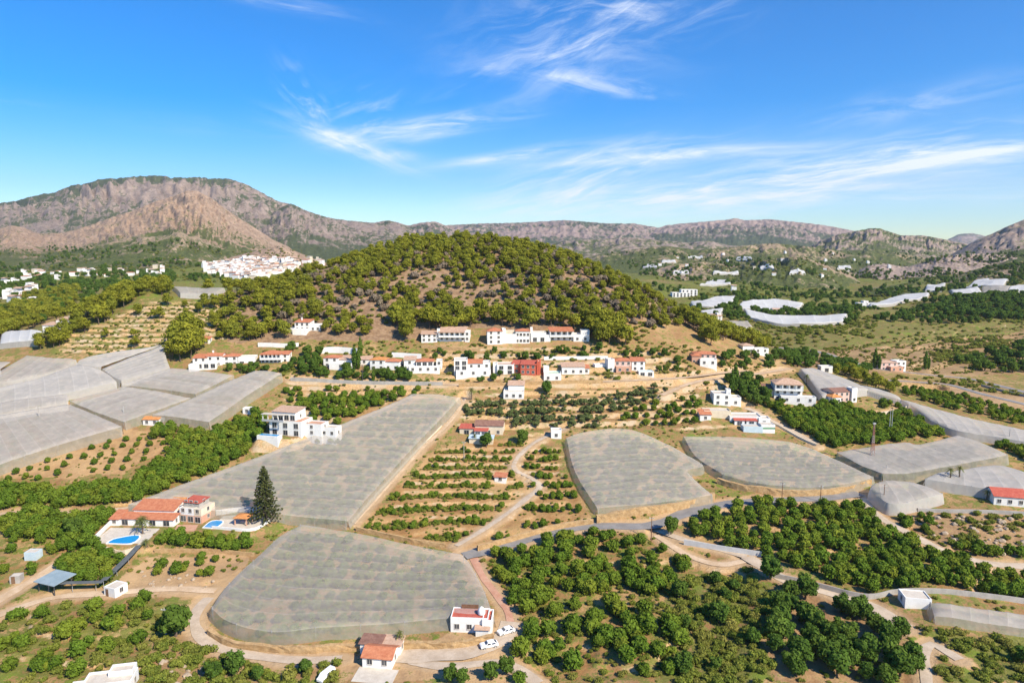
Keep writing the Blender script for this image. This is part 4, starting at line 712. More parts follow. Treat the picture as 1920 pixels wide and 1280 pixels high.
house(1075, 699, 0, 'white house with a shallow faded roof on the street bend', [B(0, 0, 12, 8, 4.4, roof='shed', rm='paletile', fw=3), B(7, 1, 3, 5, 3.4, roof='shed', fw=1)])
house(1146, 692, 12, 'white curved gate tower with a blue shaded arch', [B(0, 0, 3.6, 5, 7.4, fw=1, rows=1), B(-5, 3, 6, 4, 4, fw=0)], 'gate_tower', 'tower')
house(1179, 692, 0, 'salmon and white house with two red roofs beside the gate tower', [B(-3, 1, 9, 8, 6.4, roof='hip', rm='tile', wall='pink', fw=3), B(5.5, 2, 7, 7, 6, roof='shed', fw=2), B(-3, -2, 8, 3.4, 2.8, wall='salmon', fw=2, par=.7)])
house(1212, 702, 0, 'open white carport with a flat pale roof', [B(0, 0, 8, 5, 2.6, rm='bluewhite', fw=2, big=True, par=.2)], 'carport', 'carport')
# --- right flank
house(1323, 684, -6, 'salmon house with curved red roofs on three levels', [B(0, 2, 12, 9, 6, roof='hip', rm='tile', wall='pink', fw=4), B(-5, 0, 5, 6, 5.2, roof='hip', rm='tile', wall='salmon', fw=2), B(1, -3, 9, 5, 3, wall='white', fw=2, par=.8)])
house(1413, 664, 6, 'small white house with a flat terrace among the pines', [B(-3, 1, 7, 7, 5.2, roof='hip', rm='paletile', fw=2), B(5, 0, 9, 6, 2.8, fw=2)])
house(1478, 753, -10, 'three storey white villa with faded red roof above the dark orchard', [B(0, 1, 13, 10, 8.4, roof='hip', rm='paletile', fw=4, rows=3, loggia=4, rise=2), B(-8.5, 3, 5, 8, 5, roof='shed', rm='browntile', fw=1), B(4, -3, 16, 4, 2.4, fw=3, par=.8)])
house(1362, 760, -4, 'white flat roofed house with a rounded stair wall', [B(-2, 0, 8, 8, 5.4, fw=2, rows=2), B(4.5, 1, 5, 6, 3.6, fw=1), B(1.5, 3, 2, 3, 7, fw=0)])
house(1348, 789, -3, 'cream garage block with a bare wall below the rounded stair house', [B(0, 3, 12, 6, 3.8, wall='cream', fw=0, sw=0), B(-6, 0, 5, 5, 3, roof='shed', fw=1)])
house(1400, 797, -5, 'low white house with two red roofed porches', [B(0, 2, 14, 8, 3.4, fw=4), B(-3.2, -.4, 4.4, 2.3, 2.5, roof='shed', rm='redtile', fw=1, big=True, rise=.6), B(2, -.4, 4.4, 2.3, 2.5, roof='shed', rm='redtile', fw=1, big=True, rise=.6), B(8, 1, 5, 5, 3, fw=1)])
house(1412, 810, -2, 'pale blue sided low box with a flat roof', [B(0, 0, 8.4, 4.5, 2.6, wall='bluewhite', fw=0, sw=0, par=.2)], 'shed', 'shed')
house(1440, 811, -2, 'white box shed with a green stripe and flat roof', [B(0, 0, 6, 5, 3.6, fw=0, sw=0, par=.2), B(0, -.08, 6.1, .2, .7, z=1.9, wall='greenpaint', fw=0, sw=0, par=0)], 'shed', 'shed')
house(1583, 757, 14, 'pink house with a square white tower beside the pale net house', [B(0, 2, 9, 9, 5.4, roof='gable', rm='browntile', wall='pink', fw=3), B(-4.5, 0, 5, 6, 3.4, roof='hip', rm='orangetile', wall='white', fw=2), B(6.5, 1, 3, 4, 6.8, wall='white', fw=1, rows=1)])
house(1550, 699, 0, 'small white arched pavilion among the pines by the pale net house', [B(0, 0, 7, 5, 3.6, fw=1, big=True)], 'pavilion', 'pavilion')
house(1672, 694, 6, 'pink house with faded roofs on the valley road', [B(-2, 0, 12, 9, 6, wall='pink', roof='hip', rm='paletile', fw=3), B(8, 2, 7, 7, 6.4, wall='white', fw=2), B(1, -4, 9, 4.5, 3.2, wall='salmon', fw=2)])
# --- lone buildings on the slope
house(963, 746, -3, 'white flat roofed house alone above the olive terraces', [B(0, 0, 9.5, 7, 3.2, fw=3, rm='paving'), B(1, 4.5, 7.5, 5, 5.6, wall='white', roof='shed', rm='paletile', fw=2, rows=1)])
house(898, 818, -6, 'low farmhouse with faded gable roof and red tiled porches', [B(4, 2, 12, 7, 4.2, wall='cream', roof='gable', rm='browntile', fw=3, rise=1.6), B(-5.5, 1, 6, 5, 3, wall='cream', roof='shed', rm='redtile', fw=1, big=True, rise=.8), B(1, -1, 5.4, 3, 2.6, wall='white', roof='shed', rm='redtile', fw=2, big=True, rise=.6)])
house(902, 832, -4, 'long cream shed with a pale blue sheet roof below the farmhouse', [B(0, 0, 10, 4, 2.4, wall='cream', roof='shed', rm='bluewhite', fw=0, sw=0, rise=.5)], 'shed', 'shed')
house(1043, 823, 0, 'small white hut beside a tan bank at the track top', [B(0, 0, 4.4, 4, 3.4, fw=1)], 'hut', 'hut')
house(938, 902, -8, 'tiny white hut with a tiled roof beside the track bend', [B(0, 0, 4.4, 3.6, 2.3, roof='shed', rm='tile', fw=1, rise=.5)], 'hut', 'hut')
house(283, 798, -4, 'small white hut with an orange tiled roof beside the net houses', [B(0, 0, 7, 5, 2.6, roof='gable', rm='orangetile', fw=2, rise=.9)], 'hut', 'hut')
house(463, 777, -6, 'tiny white flat roofed hut at the edge of the orchard', [B(0, 0, 3.8, 3, 2.4, fw=1)], 'hut', 'hut')
house(1721, 1142, -10, 'white box hut with a flat roof by the low net tunnel', [B(0, 0, 6.4, 5, 2.6, fw=0, sw=1, par=.25)], 'hut', 'hut')
house(1893, 950, -14, 'house with a large red tiled roof at the edge of the white net house', [B(0, 0, 10, 8, 3.2, roof='gable', rm='redtile', fw=3, rise=2)])
house(57, 1050, 0, 'blue-grey water tank shed with a flat top', [B(0, 0, 3.6, 3, 2.4, wall='bluewhite', fw=0, sw=0, par=.1)], 'shed', 'shed')
house(28, 1094, 10, 'tiny concrete hut with a dark door opening', [B(0, 0, 2.6, 2.4, 2.0, wall='greywall', fw=0, sw=0, door=True, par=.1)], 'hut', 'hut')
house(206, 1119, -20, 'small white gatehouse at the foot of the net covered path', [B(0, 0, 4, 4, 2.4, wall='white', fw=0, sw=1, door=True, par=.2)], 'hut', 'hut')
house(200, 1302, 12, 'white flat roofed house with several roof levels above a garden', [B(0, 0, 10, 5, 2.5, fw=3), B(-5, -1, 5, 4, 2.0, fw=1), B(2, 3, 5, 3, 3.2, fw=1)])
house(1285, 556, 0, 'long modern white house beyond the wooded hill', [B(-5, 0, 22, 12, 5, fw=5, big=True), B(6, 4, 20, 10, 8.5, fw=4, big=True)])
house(1460, 588, 0, 'small white farm hut between the far net houses', [B(0, 0, 12, 8, 4, roof='gable', rm='paletile', fw=2)], 'hut', 'hut')
for px, py, wd, lb in ((20, 560, 26, 'long white house with flat roofs among far trees beyond the ridge'), (45, 572, 20, 'pale low house nestling beyond the ridge with a sheet roof'), (95, 622, 9, 'small pink roofed cottage between two pine belts'), (120, 612, 8, 'white cottage at the foot of the farther pine belt'), (1345, 600, 9, 'white shed beside the dull grey net house'), (1620, 576, 14, 'low house with a faded roof beside the stepped white net house')):
    house(px, py, 0, lb, [B(0, 0, wd, 8, 4.5, roof='shed' if wd < 12 else 'flat', rm='paletile', fw=max(2, wd // 5)), B(wd * .3, 4, wd * .4, 7, 6.5, fw=1)])

# --- the white villa by the large net house
def v1x(r):
    a = MB(); a.box(-8.2, 2.0, -2.6, -2.5, 6.3, 7.2); a.build('railing', M['galv'], r)
    for i in range(5):
        a = MB(); a.box(-.12, .12, -.12, .12, 0, 3.1); a.build('pillar', M['white'], r).location = (-7.8 + i * 2.4, -2.3, 6.2)
    a = MB(); a.box(-8.4, 2.2, -2.8, 0, 9.2, 9.4); a.build('awning', M['paving'], r)
    a = MB(); a.box(-7.0, 1.5, -6.9, -4.8, 1.62, 1.7); a.build('pool_water', M['pool'], r)
    a = MB(); a.box(-7.6, 2.1, -7.4, -4.2, -4, 1.6); a.build('pool_deck', M['white'], r)
house(532, 826, -14, 'white three level villa with a deep balcony, awning and a pool terrace', [B(1, 0, 15, 9, 6, fw=3, big=True, rows=2, rm='tiled', par=.3), B(-.5, 1.5, 11, 8, 3.6, z=6.02, roof='shed', rm='paletile', fw=4, big=True, rise=.7), B(12, 2, 9, 6, 4.8, fw=1, rm='tiled'), B(19, 3, 7, 5, 3.4, fw=2), B(6.6, .02, 2.6, 3, 2.4, z=3.5, wall='salmon', fw=0, sw=0)], extras=v1x)
# --- the red and white villa with two pools
house(262, 991, -4, 'long white wing with red tiled roofs beside the kidney shaped pool', [B(2, 5, 14, 6, 3.9, roof='shed', rm='tile', fw=4, sw=1, rise=1.5, rows=1), B(1.5, 1, 19, 3.8, 2.3, roof='shed', rm='tile', fw=4, big=True, rise=.8), B(-9, .5, 3, 5, 2.2, roof='shed', rm='tile', fw=1)])
house(316, 976, -4, 'short white wing with an orange tiled roof joining two parts of the villa', [B(0, 2, 6.0, 7, 3.2, roof='shed', rm='orangetile', fw=1, big=True, rise=1.4)])
house(358, 982, -14, 'cream and white tower house with a salmon base and red roof', [B(0, 0, 8.4, 7, 2.5, wall='salmon', roof='flat', fw=3, big=True, par=0, rm='paving'), B(-1.4, .02, 5.6, 7, 2.3, z=2.52, wall='white', fw=2, rm='paving', par=.1), B(2.8, .03, 2.8, 7, 2.3, z=2.52, wall='cream', fw=1, rm='paving', par=.1), B(-.6, 1.5, 6.0, 5, 1.5, z=4.85, wall='greywall', roof='shed', rm='redtile', rise=.4, fw=3, rows=1)])
a = gz(452, 992)
def pergola_x(r):
    for x, y in ((-2, 0), (2, 0), (-2, 3.6), (2, 3.6)):
        m_ = MB(); m_.box(-.15, .15, -.15, .15, 0, 2.6); m_.build('pillar', M['salmon'], r).location = (x, y, 0)
    roof_mesh('hip', -2.2, 2.2, -.2, 3.8, 2.5, .7).build('roof', M['orangetile'], r)
    m_ = MB(); m_.box(-1.0, 1.0, 1.2, 2.4, .7, .78); tb = m_.build('table', M['white'], r)
r = thing('pergola', 'orange roofed pergola on the pale terrace of the villa', 'pergola', (a.x, a.y, V2Z + .02), R(-8)); pergola_x(r)
def flat_poly(pts, z, th, mat, name, label, cat, world=False, inset=None):
    P = gpoly(pts) if not world else np.array(pts); c = P.mean(0); m_ = MB(); m_.prism([tuple(q - c) for q in (P if np.cross(P[1] - P[0], P[2] - P[1]) > 0 else P[::-1])], 0, th); o = m_.build(name, M[mat], None); o.location = (c[0], c[1], z); tag(o, label, cat); return o
def pool(pts, z, label):
    P = catmull(np.vstack([gpoly(pts), gpoly(pts)[:1]]), 1.2)[:-1]; c = P.mean(0); P = P if np.cross(P[2] - P[0], P[5] - P[2]) > 0 else P[::-1]; r = thing('swimming_pool', label, 'pool', (c[0], c[1], z)); m_ = MB(); m_.prism([tuple(q - c) for q in P], 0, .12); m_.build('water', M['pool'], r); Q = (P - c) * 1.12; k = len(P); m_ = MB()
    for i in range(k):
        j = (i + 1) % k; p0, p1, q0, q1 = P[i] - c, P[j] - c, Q[i], Q[j]; m_.quad((*p0, .2), (*q0, .2), (*q1, .2), (*p1, .2)); m_.quad((*q0, -.3), (*q1, -.3), (*q1, .2), (*q0, .2)); m_.quad((*p0, .2), (*p1, .2), (*p1, 0), (*p0, 0))
    m_.build('coping', M['white'], r)
flat_poly([(172, 1028), (208, 992), (300, 996), (272, 1030)], V2Z + .03, .1, 'paving', 'terrace', 'pale paved pool terrace of the long white wing', 'terrace')
flat_poly([(395, 996), (420, 968), (505, 962), (508, 985), (470, 1003)], V2Z + .03, .1, 'paving', 'terrace', 'pale pergola terrace beside the tall spire-shaped conifer', 'terrace')
pool([(203, 1029), (214, 1020), (252, 1012), (262, 1016), (246, 1030)], V2Z + .1, 'bright blue kidney shaped pool by the long white wing')
flat_poly([(326, 1004), (333, 988), (372, 988), (366, 1004)], V2Z + .03, .1, 'tiled', 'courtyard', 'brick red paved courtyard before the tower house', 'courtyard')
pool([(382, 996), (398, 981), (418, 983), (404, 997)], V2Z + .14, 'blue rectangular pool between the tower house and pergola terrace')
wall([(172, 1030), (207, 986)], 1.6, .25, 'white', 'white garden wall beside the kidney shaped pool'); wall([(172, 1032), (235, 1042), (270, 1030)], 1.0, .3, 'cream', 'cream parapet below the kidney shaped pool')
wall([(398, 998), (470, 1005), (505, 985)], .9, .3, 'white', 'white parapet around the pergola terrace'); wall([(405, 965), (450, 958), (510, 958)], 1.8, .25, 'white', 'white wall behind the pergola terrace')
wall([(290, 1037), (400, 1038), (478, 1045)], 1.2, .4, 'stone', 'cream stone wall under the hedge of the villa garden')
# --- white farm building with a dome, and the red gabled farmhouse
def domex(r):
    m_ = MB(); m_.lathe([(.95, 3.9), (.95, 4.6), (.85, 5.0), (.55, 5.4), (.25, 5.7), (0, 5.8)], 14, c=(2.0, 3.4)); m_.build('dome', M['white'], r, True); m_ = MB(); m_.box(-3.4, 1.0, 5.62, 5.75, 3.9, 4.9); m_.build('screen', M['wood'], r)
house(885, 1188, -4, 'white farm building with flat red roof terrace and small dome', [B(-.8, 1, 9.4, 5.0, 3.7, rm='redtile', fw=3, rows=1, par=.25), B(3.7, .4, 2.4, 5.4, 3.4, fw=1, rm='redtile'), B(2.6, -.7, 3.2, 1.7, 1.9, fw=0, sw=0, roof='shed', rm='paletile', rise=.25)], 'farm_building', 'building', extras=domex)
def farmx(r):
    m_ = MB(); m_.box(-4.2, 5.2, -5.4, 0, -3, .12); m_.build('terrace', M['paving'], r)
house(707, 1254, -8, 'cream farmhouse with red gabled roof and a paved terrace', [B(0, 0, 7.0, 5.4, 2.5, roof='gable', wall='white', rm='tile', fw=2, rise=1.3), B(-3.4, 5.0, 5, 3.4, 2.7, roof='shed', rm='browntile', fw=1, rise=.4), B(1.6, 5.42, 4.4, 3.4, 2.6, roof='shed', rm='paletile', fw=1, rise=.4)], 'farmhouse', 'house', extras=farmx)
p0 = gz(702, 1180)
# blue roofed open shelter
q = gz(88, 1112); r = thing('shelter', 'open shelter with a large flat blue-grey roof at the track corner', 'shelter', q, R(-20))
for x, y in ((-3, 0), (3, 0), (-3, 5), (3, 5)): m_ = MB(); m_.box(-.1, .1, -.1, .1, -.6, 3.0); m_.build('post', M['iron'], r).location = (x, y, 0)
roof_mesh('shed', -3.6, 3.6, -.4, 5.6, 2.9, .5).build('roof', M['bluetin'], r); occ_poly(np.array([(q.x - 5, q.y - 4), (q.x + 5, q.y - 4), (q.x + 5, q.y + 7), (q.x - 5, q.y + 7)]), 1)
# shade cloth covering the path
def cover(pts, wd, h, mat, label, name='covered_path'):
    P = catmull(gpoly(pts), 2.0); z = zbase(P[:, 0], P[:, 1]); C = np.column_stack([P, z]); X, Y, Z = strip(C, wd, h, 0); o3 = np.array([P[0, 0], P[0, 1], z[0]]); r = thing(name, label, 'shade net', o3)
    obj('cover', gridmesh('cover', X - o3[0], Y - o3[1], Z - o3[2] + .0, M[mat]), r)
    for i in range(0, len(P), 3): m_ = MB(); m_.tube([(0, 0, -.5), (0, 0, h - .03)], .06, 5); m_.build('post', M['galv'], r).location = (P[i, 0] - o3[0], P[i, 1] - o3[1], z[i] - o3[2])
    for p in P: occ_poly(np.array([(p[0] - 1, p[1] - 1), (p[0] + 1, p[1] - 1), (p[0] + 1, p[1] + 1), (p[0] - 1, p[1] + 1)]), 1)
cover([(92, 1110), (150, 1108), (195, 1106)], 1.8, 2.4, 'shade', 'dark shade cloth over the path beside the blue-grey shelter'); cover([(195, 1104), (228, 1072), (262, 1036)], 1.8, 2.4, 'shade', 'dark shade cloth over the path climbing to the kidney shaped pool')
# --- walls and banks
wall([(592, 664), (630, 661), (672, 664)], 3.2, .4, 'white', 'long high white wall behind the lower street houses'); wall([(484, 650), (545, 652), (560, 650)], 2.2, .4, 'white', 'white wall at the foot of the pines above the arcaded house'); wall([(735, 668), (790, 672)], 2.4, .4, 'white', 'white wall linking two orange roofed houses')
wall([(1020, 672), (1090, 670), (1140, 672)], 1.8, .4, 'white', 'low white wall along the upper side of the street'); wall([(545, 716), (640, 720), (740, 722), (830, 724)], 1.6, .5, 'greywall', 'long grey retaining wall under the street')
wall([(860, 727), (1000, 722), (1130, 720)], 1.4, .5, 'stone', 'tan stone wall under the lower houses', rough=.1); wall([(790, 652), (850, 656), (900, 657)], 1.6, .5, 'stone', 'tan stone wall below the long white house with balcony', rough=.1)
wall([(1118, 976), (1180, 968), (1260, 956), (1338, 936)], 2.6, 1.2, 'stone', 'tan rock bank under the net house at the road bend', 'retaining_wall', rough=.35); wall([(1345, 906), (1400, 920), (1480, 926), (1560, 922), (1632, 906)], 2.2, 1.2, 'stone', 'tan rock bank under the rounded net house', 'retaining_wall', rough=.35)
wall([(895, 1030), (960, 1012), (1040, 990), (1112, 978)], 1.8, .8, 'stone', 'tan stone bank along the upper side of the asphalt road', 'retaining_wall', rough=.25); wall([(392, 1186), (430, 1207), (500, 1216), (580, 1218), (660, 1214), (760, 1214), (860, 1211), (925, 1198)], 1.5, 1.0, 'stone', 'orange rock bank below the see-through net house', 'retaining_wall', rough=.35)
wall([(668, 996), (760, 1014), (835, 1026)], 1.5, .6, 'stone', 'low stone wall at the foot of the shrub terraces', rough=.2); wall([(1640, 782), (1690, 772), (1706, 760)], 1.8, .4, 'cream', 'curved cream wall beside the round towered house')
wall([(1282, 1020), (1340, 1030), (1428, 1040)], 1.7, .2, 'palesheet', 'pale sheet fence along the lane below the dark orchard', 'sheet_fence', 'fence'); wall([(1440, 1080), (1520, 1096), (1600, 1118), (1640, 1122), (1680, 1114), (1740, 1112), (1930, 1132)], 1.5, .25, 'greywall', 'grey mesh fence below the dark orchard', 'mesh_fence', 'fence')
wall([(1720, 958), (1800, 962), (1930, 968)], 1.3, .4, 'greywall', 'grey wall above the rocky bank'); wall([(1840, 724), (1930, 748)], 1.2, .4, 'greywall', 'grey parapet along the valley road'); wall([(1640, 722), (1740, 728), (1780, 734)], 2.2, .5, 'stone', 'orange bank below the valley road', 'retaining_wall', rough=.3)
wall([(660, 984), (700, 935), (770, 858), (828, 798)], .7, .35, 'cream', 'low cream wall beside the steep track'); wall([(1408, 770), (1460, 800), (1530, 838)], .8, .35, 'cream', 'low cream wall along the lane to the white boxes')
net('low grey net tunnel at the corner by the white box hut', [(1752, 1150), (1840, 1162), (1960, 1178)], [(1960, 1178), (1960, 1165), (1960, 1152)], [(1745, 1126), (1840, 1138), (1960, 1152)], [(1752, 1150), (1748, 1138), (1745, 1126)], 2.6, 'netd', 6, 't', 'fl', 'netside', True)
# --- the town and far villages
def townhouses():
    var = []
    for k in range(6):
        r_ = random.Random(k); w_, d_, h_ = r_.uniform(7, 11), r_.uniform(7, 10), r_.uniform(6, 10); a = MB(); a.box(-w_ / 2, w_ / 2, 0, d_, -6, h_)
        if k % 2: a.box(-w_ / 2, 0, 1, d_ - 1, h_, h_ + 2.4)
        rf = roof_mesh('shed', 0 if k % 2 else -w_ / 2, w_ / 2, 0, d_, h_, .9) if k % 3 else roof_mesh('gable', -w_ / 2, w_ / 2, 0, d_, h_ + (2.42 if k % 2 else 0), 1.3)
        var.append((a.mesh('wall', M['white'] if k != 4 else M['cream']), rf.mesh('roof', M[('paletile', 'paving', 'tile', 'paletile', 'paving', 'paletile')[k]])))
    return var
TV = townhouses()
VL = ['white house with a faded gabled roof', 'white house with a grey roof and raised block', 'white house with one red sloping roof', 'white house with a pale gable on a raised block', 'cream house with a pale sloping roof', 'white house with a raised block and faded roof']
def town(poly, n, label, group, mind=7.5, seed=1, smax=1.1):
    rg = np.random.default_rng(seed); P = np.array(poly); got = []; tries = 0
    while len(got) < n and tries < n * 40:
        tries += 1; px, py = rg.uniform(P[:, 0].min(), P[:, 0].max()), rg.uniform(P[:, 1].min(), P[:, 1].max())
        if not inpoly(np.array([px]), np.array([py]), P)[0]: continue
        q = gxy(px, py, 0, True)[0]
        if any((q[0] - g[0]) ** 2 + (q[1] - g[1]) ** 2 < mind ** 2 for g in got): continue
        got.append(q); z = max(float(zt(q[:1], q[1:])[0]), float(mzt(q[:1], q[1:])[0])); r = thing('town_house', label, 'house', (q[0], q[1], z), R(rg.uniform(-25, 25)), group); vi = int(rg.integers(6)); v = TV[vi]; r['label'] = VL[vi] + ' ' + label; s = rg.uniform(.55 if smax < 1 else .8, smax); r.scale = (s, s, s)
        for nm, me in zip(('wall', 'roof'), v): obj(nm, me, r)
        occ_poly(np.array([(q[0] - 6, q[1] - 6), (q[0] + 6, q[1] - 6), (q[0] + 6, q[1] + 12), (q[0] - 6, q[1] + 12)]), 1)
town([(372, 506), (420, 496), (470, 490), (545, 492), (562, 498), (545, 510), (500, 522), (470, 530), (430, 524), (400, 514)], 285, 'in the town under the knoll', 'houses of the white town', 6.2, 3, 1.2)
town([(0, 512), (140, 508), (330, 502), (330, 516), (140, 526), (0, 534)], 42, 'strung along the plain', 'far houses along the plain', 14, 5, .95)
town([(0, 548), (60, 545), (60, 575), (0, 580)], 10, 'among fields beyond the ridge', 'houses beyond the pine ridge', 12, 6, 1.0)
town([(1180, 500), (1280, 475), (1600, 470), (1780, 500), (1700, 545), (1300, 548)], 18, 'alone in the far green valley', 'far farmhouses in the valley', 60, 8, .9)
town([(560, 480), (600, 480), (600, 500), (560, 500)], 6, 'at the town edge below the spur', 'houses at the town edge', 10, 9, 1.2)

# ------------------------------------------------------------------ plants
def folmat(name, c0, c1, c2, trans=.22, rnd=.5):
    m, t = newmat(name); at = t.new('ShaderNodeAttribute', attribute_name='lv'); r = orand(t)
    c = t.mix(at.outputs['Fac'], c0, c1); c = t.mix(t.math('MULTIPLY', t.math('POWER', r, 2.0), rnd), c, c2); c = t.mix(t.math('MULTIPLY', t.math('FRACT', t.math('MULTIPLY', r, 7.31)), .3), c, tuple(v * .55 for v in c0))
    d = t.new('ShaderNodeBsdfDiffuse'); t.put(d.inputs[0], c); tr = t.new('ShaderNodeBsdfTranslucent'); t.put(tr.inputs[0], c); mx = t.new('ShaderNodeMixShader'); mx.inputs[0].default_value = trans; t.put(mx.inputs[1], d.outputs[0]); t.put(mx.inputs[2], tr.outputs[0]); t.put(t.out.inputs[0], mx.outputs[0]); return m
M['citrus'] = folmat('citrus_leaf', (.075, .135, .016), (.185, .285, .034), (.32, .33, .04), .28, .55)
M['pine'] = folmat('pine_needle', (.16, .17, .022), (.41, .4, .045), (.25, .28, .04), .32, .6)
M['olive'] = folmat('olive_leaf', (.1, .13, .045), (.2, .23, .085), (.16, .2, .06), .2, .5)
M['shrub'] = folmat('shrub_leaf', (.12, .165, .028), (.28, .31, .05), (.36, .31, .08), .28, .7)
M['dead'] = folmat('dead_twig', (.18, .14, .1), (.3, .24, .18), (.28, .23, .13), .1, .5)
M['dark'] = folmat('dark_leaf', (.06, .115, .02), (.135, .22, .036), (.16, .22, .035), .25, .55)
M['palm'] = folmat('palm_leaf', (.09, .11, .03), (.2, .22, .06), (.16, .18, .05), .2, .3)
M['conifer'] = folmat('conifer_leaf', (.05, .062, .025), (.13, .14, .045), (.1, .12, .03), .15, .2)
_ico = None
def ico(sub):
    b = bmesh.new(); bmesh.ops.create_icosphere(b, subdivisions=sub, radius=1); V = np.array([v.co[:] for v in b.verts]); F = np.array([[v.index for v in f.verts] for f in b.faces]); b.free(); return V, F
ICO = {1: ico(1), 2: ico(2)}
def leafmesh(name, blobs, nl, ls, seed, mat, core=.8, bark=None, trunk=None, up=.15, elong=1.0, spread=.3):
    """crown of small leaf sprays over dark lobes; blobs = (x, y, z, rx, ry, rz)"""
    g = np.random.default_rng(seed); V, F, L = [], [], []; nv = 0; B_ = np.array(blobs, float)
    if core:
        iv, if_ = ICO[1]
        for b in B_:
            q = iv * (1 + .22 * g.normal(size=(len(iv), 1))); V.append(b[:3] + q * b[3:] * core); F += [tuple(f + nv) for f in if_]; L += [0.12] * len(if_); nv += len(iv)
    ar = (B_[:, 3] * B_[:, 4] * B_[:, 5]) ** (2 / 3); bi = g.choice(len(B_), nl, p=ar / ar.sum()); d = g.normal(size=(nl, 3)); d[:, 2] = d[:, 2] + up; d /= np.linalg.norm(d, axis=1)[:, None]
    rad = .82 + spread * g.random((nl, 1)) ** 1.5; c = B_[bi, :3] + d * B_[bi, 3:] * rad; n = d + g.normal(size=(nl, 3)) * .45; n /= np.linalg.norm(n, axis=1)[:, None]
    a = np.cross(n, g.normal(size=(nl, 3))); a /= np.linalg.norm(a, axis=1)[:, None]; b2 = np.cross(n, a); s = ls * (.6 + .8 * g.random((nl, 1)))
    Q = np.stack([c - a * s * elong - b2 * s * .55, c + a * s * elong * .7 - b2 * s * .7, c + a * s * elong + b2 * s * .55 + n * s * .2, c - a * s * elong * .7 + b2 * s * .7], 1).reshape(-1, 3)
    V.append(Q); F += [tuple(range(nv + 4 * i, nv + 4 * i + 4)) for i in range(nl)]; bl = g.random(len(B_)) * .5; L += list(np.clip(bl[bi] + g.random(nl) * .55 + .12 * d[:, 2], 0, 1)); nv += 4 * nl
    mats = [mat]; mi = [0] * len(F)
    if trunk is not None:
        V.append(np.array(trunk.v)); F += [tuple(i + nv for i in f) for f in trunk.f]; mi += [1] * len(trunk.f); L += [0.5] * len(trunk.f); mats.append(bark)
    me = bpy.data.meshes.new(name); me.from_pydata(np.vstack(V).tolist(), [], F)
    for m in mats: me.materials.append(m)
    me.polygons.foreach_set('material_index', mi); at = me.attributes.new('lv', 'FLOAT', 'FACE'); at.data.foreach_set('value', np.array(L, np.float32)); me.update(); return me
def trunkmb(pts, rad, branches=()):
    m = MB(); m.tube(pts, rad, 6)
    for b, r in branches: m.tube(b, r, 4)
    return m
PROTO = {}
def proto(kind, blobs, nl, ls, seed, mat, trunk, **kw):
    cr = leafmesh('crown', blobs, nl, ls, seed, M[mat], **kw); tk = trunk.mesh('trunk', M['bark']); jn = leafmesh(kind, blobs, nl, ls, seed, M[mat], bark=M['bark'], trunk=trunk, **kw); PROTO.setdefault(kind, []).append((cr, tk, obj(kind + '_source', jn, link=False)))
for k in range(5):                                 # radius 1
    g = np.random.default_rng(k + 10); bl = [(0, 0, .95, .72, .72, .68)]
    for i in range(8): th = i * 2 * math.pi / 8 + g.random(); r_ = .42 + .18 * g.random(); bl.append((r_ * math.cos(th), r_ * math.sin(th), .55 + .75 * g.random(), .36 + .12 * g.random(), .36 + .12 * g.random(), .34 + .1 * g.random()))
    bl.append((.15, -.1, 1.5, .35, .35, .28)); proto('citrus_tree', bl, 620, .12, k, 'citrus', trunkmb([(0, 0, -.3), (.02, 0, .4), (0, .03, .9)], [.09, .07, .04], [(((0, 0, .35), (.3, .1, .8)), [.05, .02]), (((0, 0, .4), (-.25, -.15, .85)), [.05, .02])]), spread=.45)
for k in range(6):                                 # Aleppo pine, height 1
    g = np.random.default_rng(k + 30); bl = []; n = 9 + k % 3; sp_ = .19 + .05 * g.random()
    for i in range(n): th = i * 2.4 + g.random(); z = .42 + .44 * i / (n - 1) + .05 * g.normal(); r_ = sp_ * (1.05 - .8 * max(0, (z - .6) / .35)) * (.6 + .5 * g.random()); q = .085 + .1 * g.random(); bl.append((r_ * math.cos(th), r_ * math.sin(th), z, q * 1.15, q * 1.15, q * .8))
    lean = g.normal() * .04; proto('pine_tree', bl, 900, .031, k, 'pine', trunkmb([(-lean, 0, -.15), (0, 0, .3), (lean, 0, .8)], [.026, .02, .008], [(((0, 0, .3), (b[0], b[1], b[2])), [.011, .004]) for b in bl[:6]]), core=.6, elong=1.4, spread=.62)
for k in range(5):
    g = np.random.default_rng(k + 50); bl = [(g.normal() * .35, g.normal() * .35, .35 + .25 * g.random(), .45 + .2 * g.random(), .45 + .2 * g.random(), .35 + .15 * g.random()) for i in range(6)]
    proto('shrub', bl, 420, .11, k, 'shrub', trunkmb([(0, 0, -.3), (0, 0, .3)], [.05, .03]), core=.7)
for k in range(4):
    g = np.random.default_rng(k + 70); bl = []
    for i in range(9): th = i * 2.4; r_ = .25 + .45 * g.random(); bl.append((r_ * math.cos(th), r_ * math.sin(th), .7 + .7 * g.random(), .34 + .1 * g.random(), .34 + .1 * g.random(), .26 + .1 * g.random()))
    proto('olive_tree', bl, 420, .1, k, 'olive', trunkmb([(0, 0, -.3), (.05, 0, .35), (0, 0, .8)], [.11, .08, .04], [(((0, 0, .3), (b[0], b[1], b[2])), [.05, .02]) for b in bl[:5]]), core=.55, elong=1.4)
for k in range(3):
    g = np.random.default_rng(k + 90); bl = [(g.normal() * .35, g.normal() * .35, .55 + .3 * g.random(), .4, .4, .4) for i in range(6)]
    proto('dry_bush', bl, 420, .1, k, 'dead', trunkmb([(0, 0, -.3), (0, 0, .4)], [.06, .03], [(((0, 0, 0), (b[0], b[1], b[2] + .2)), [.03, .01]) for b in bl]), core=0.35, elong=2.0)
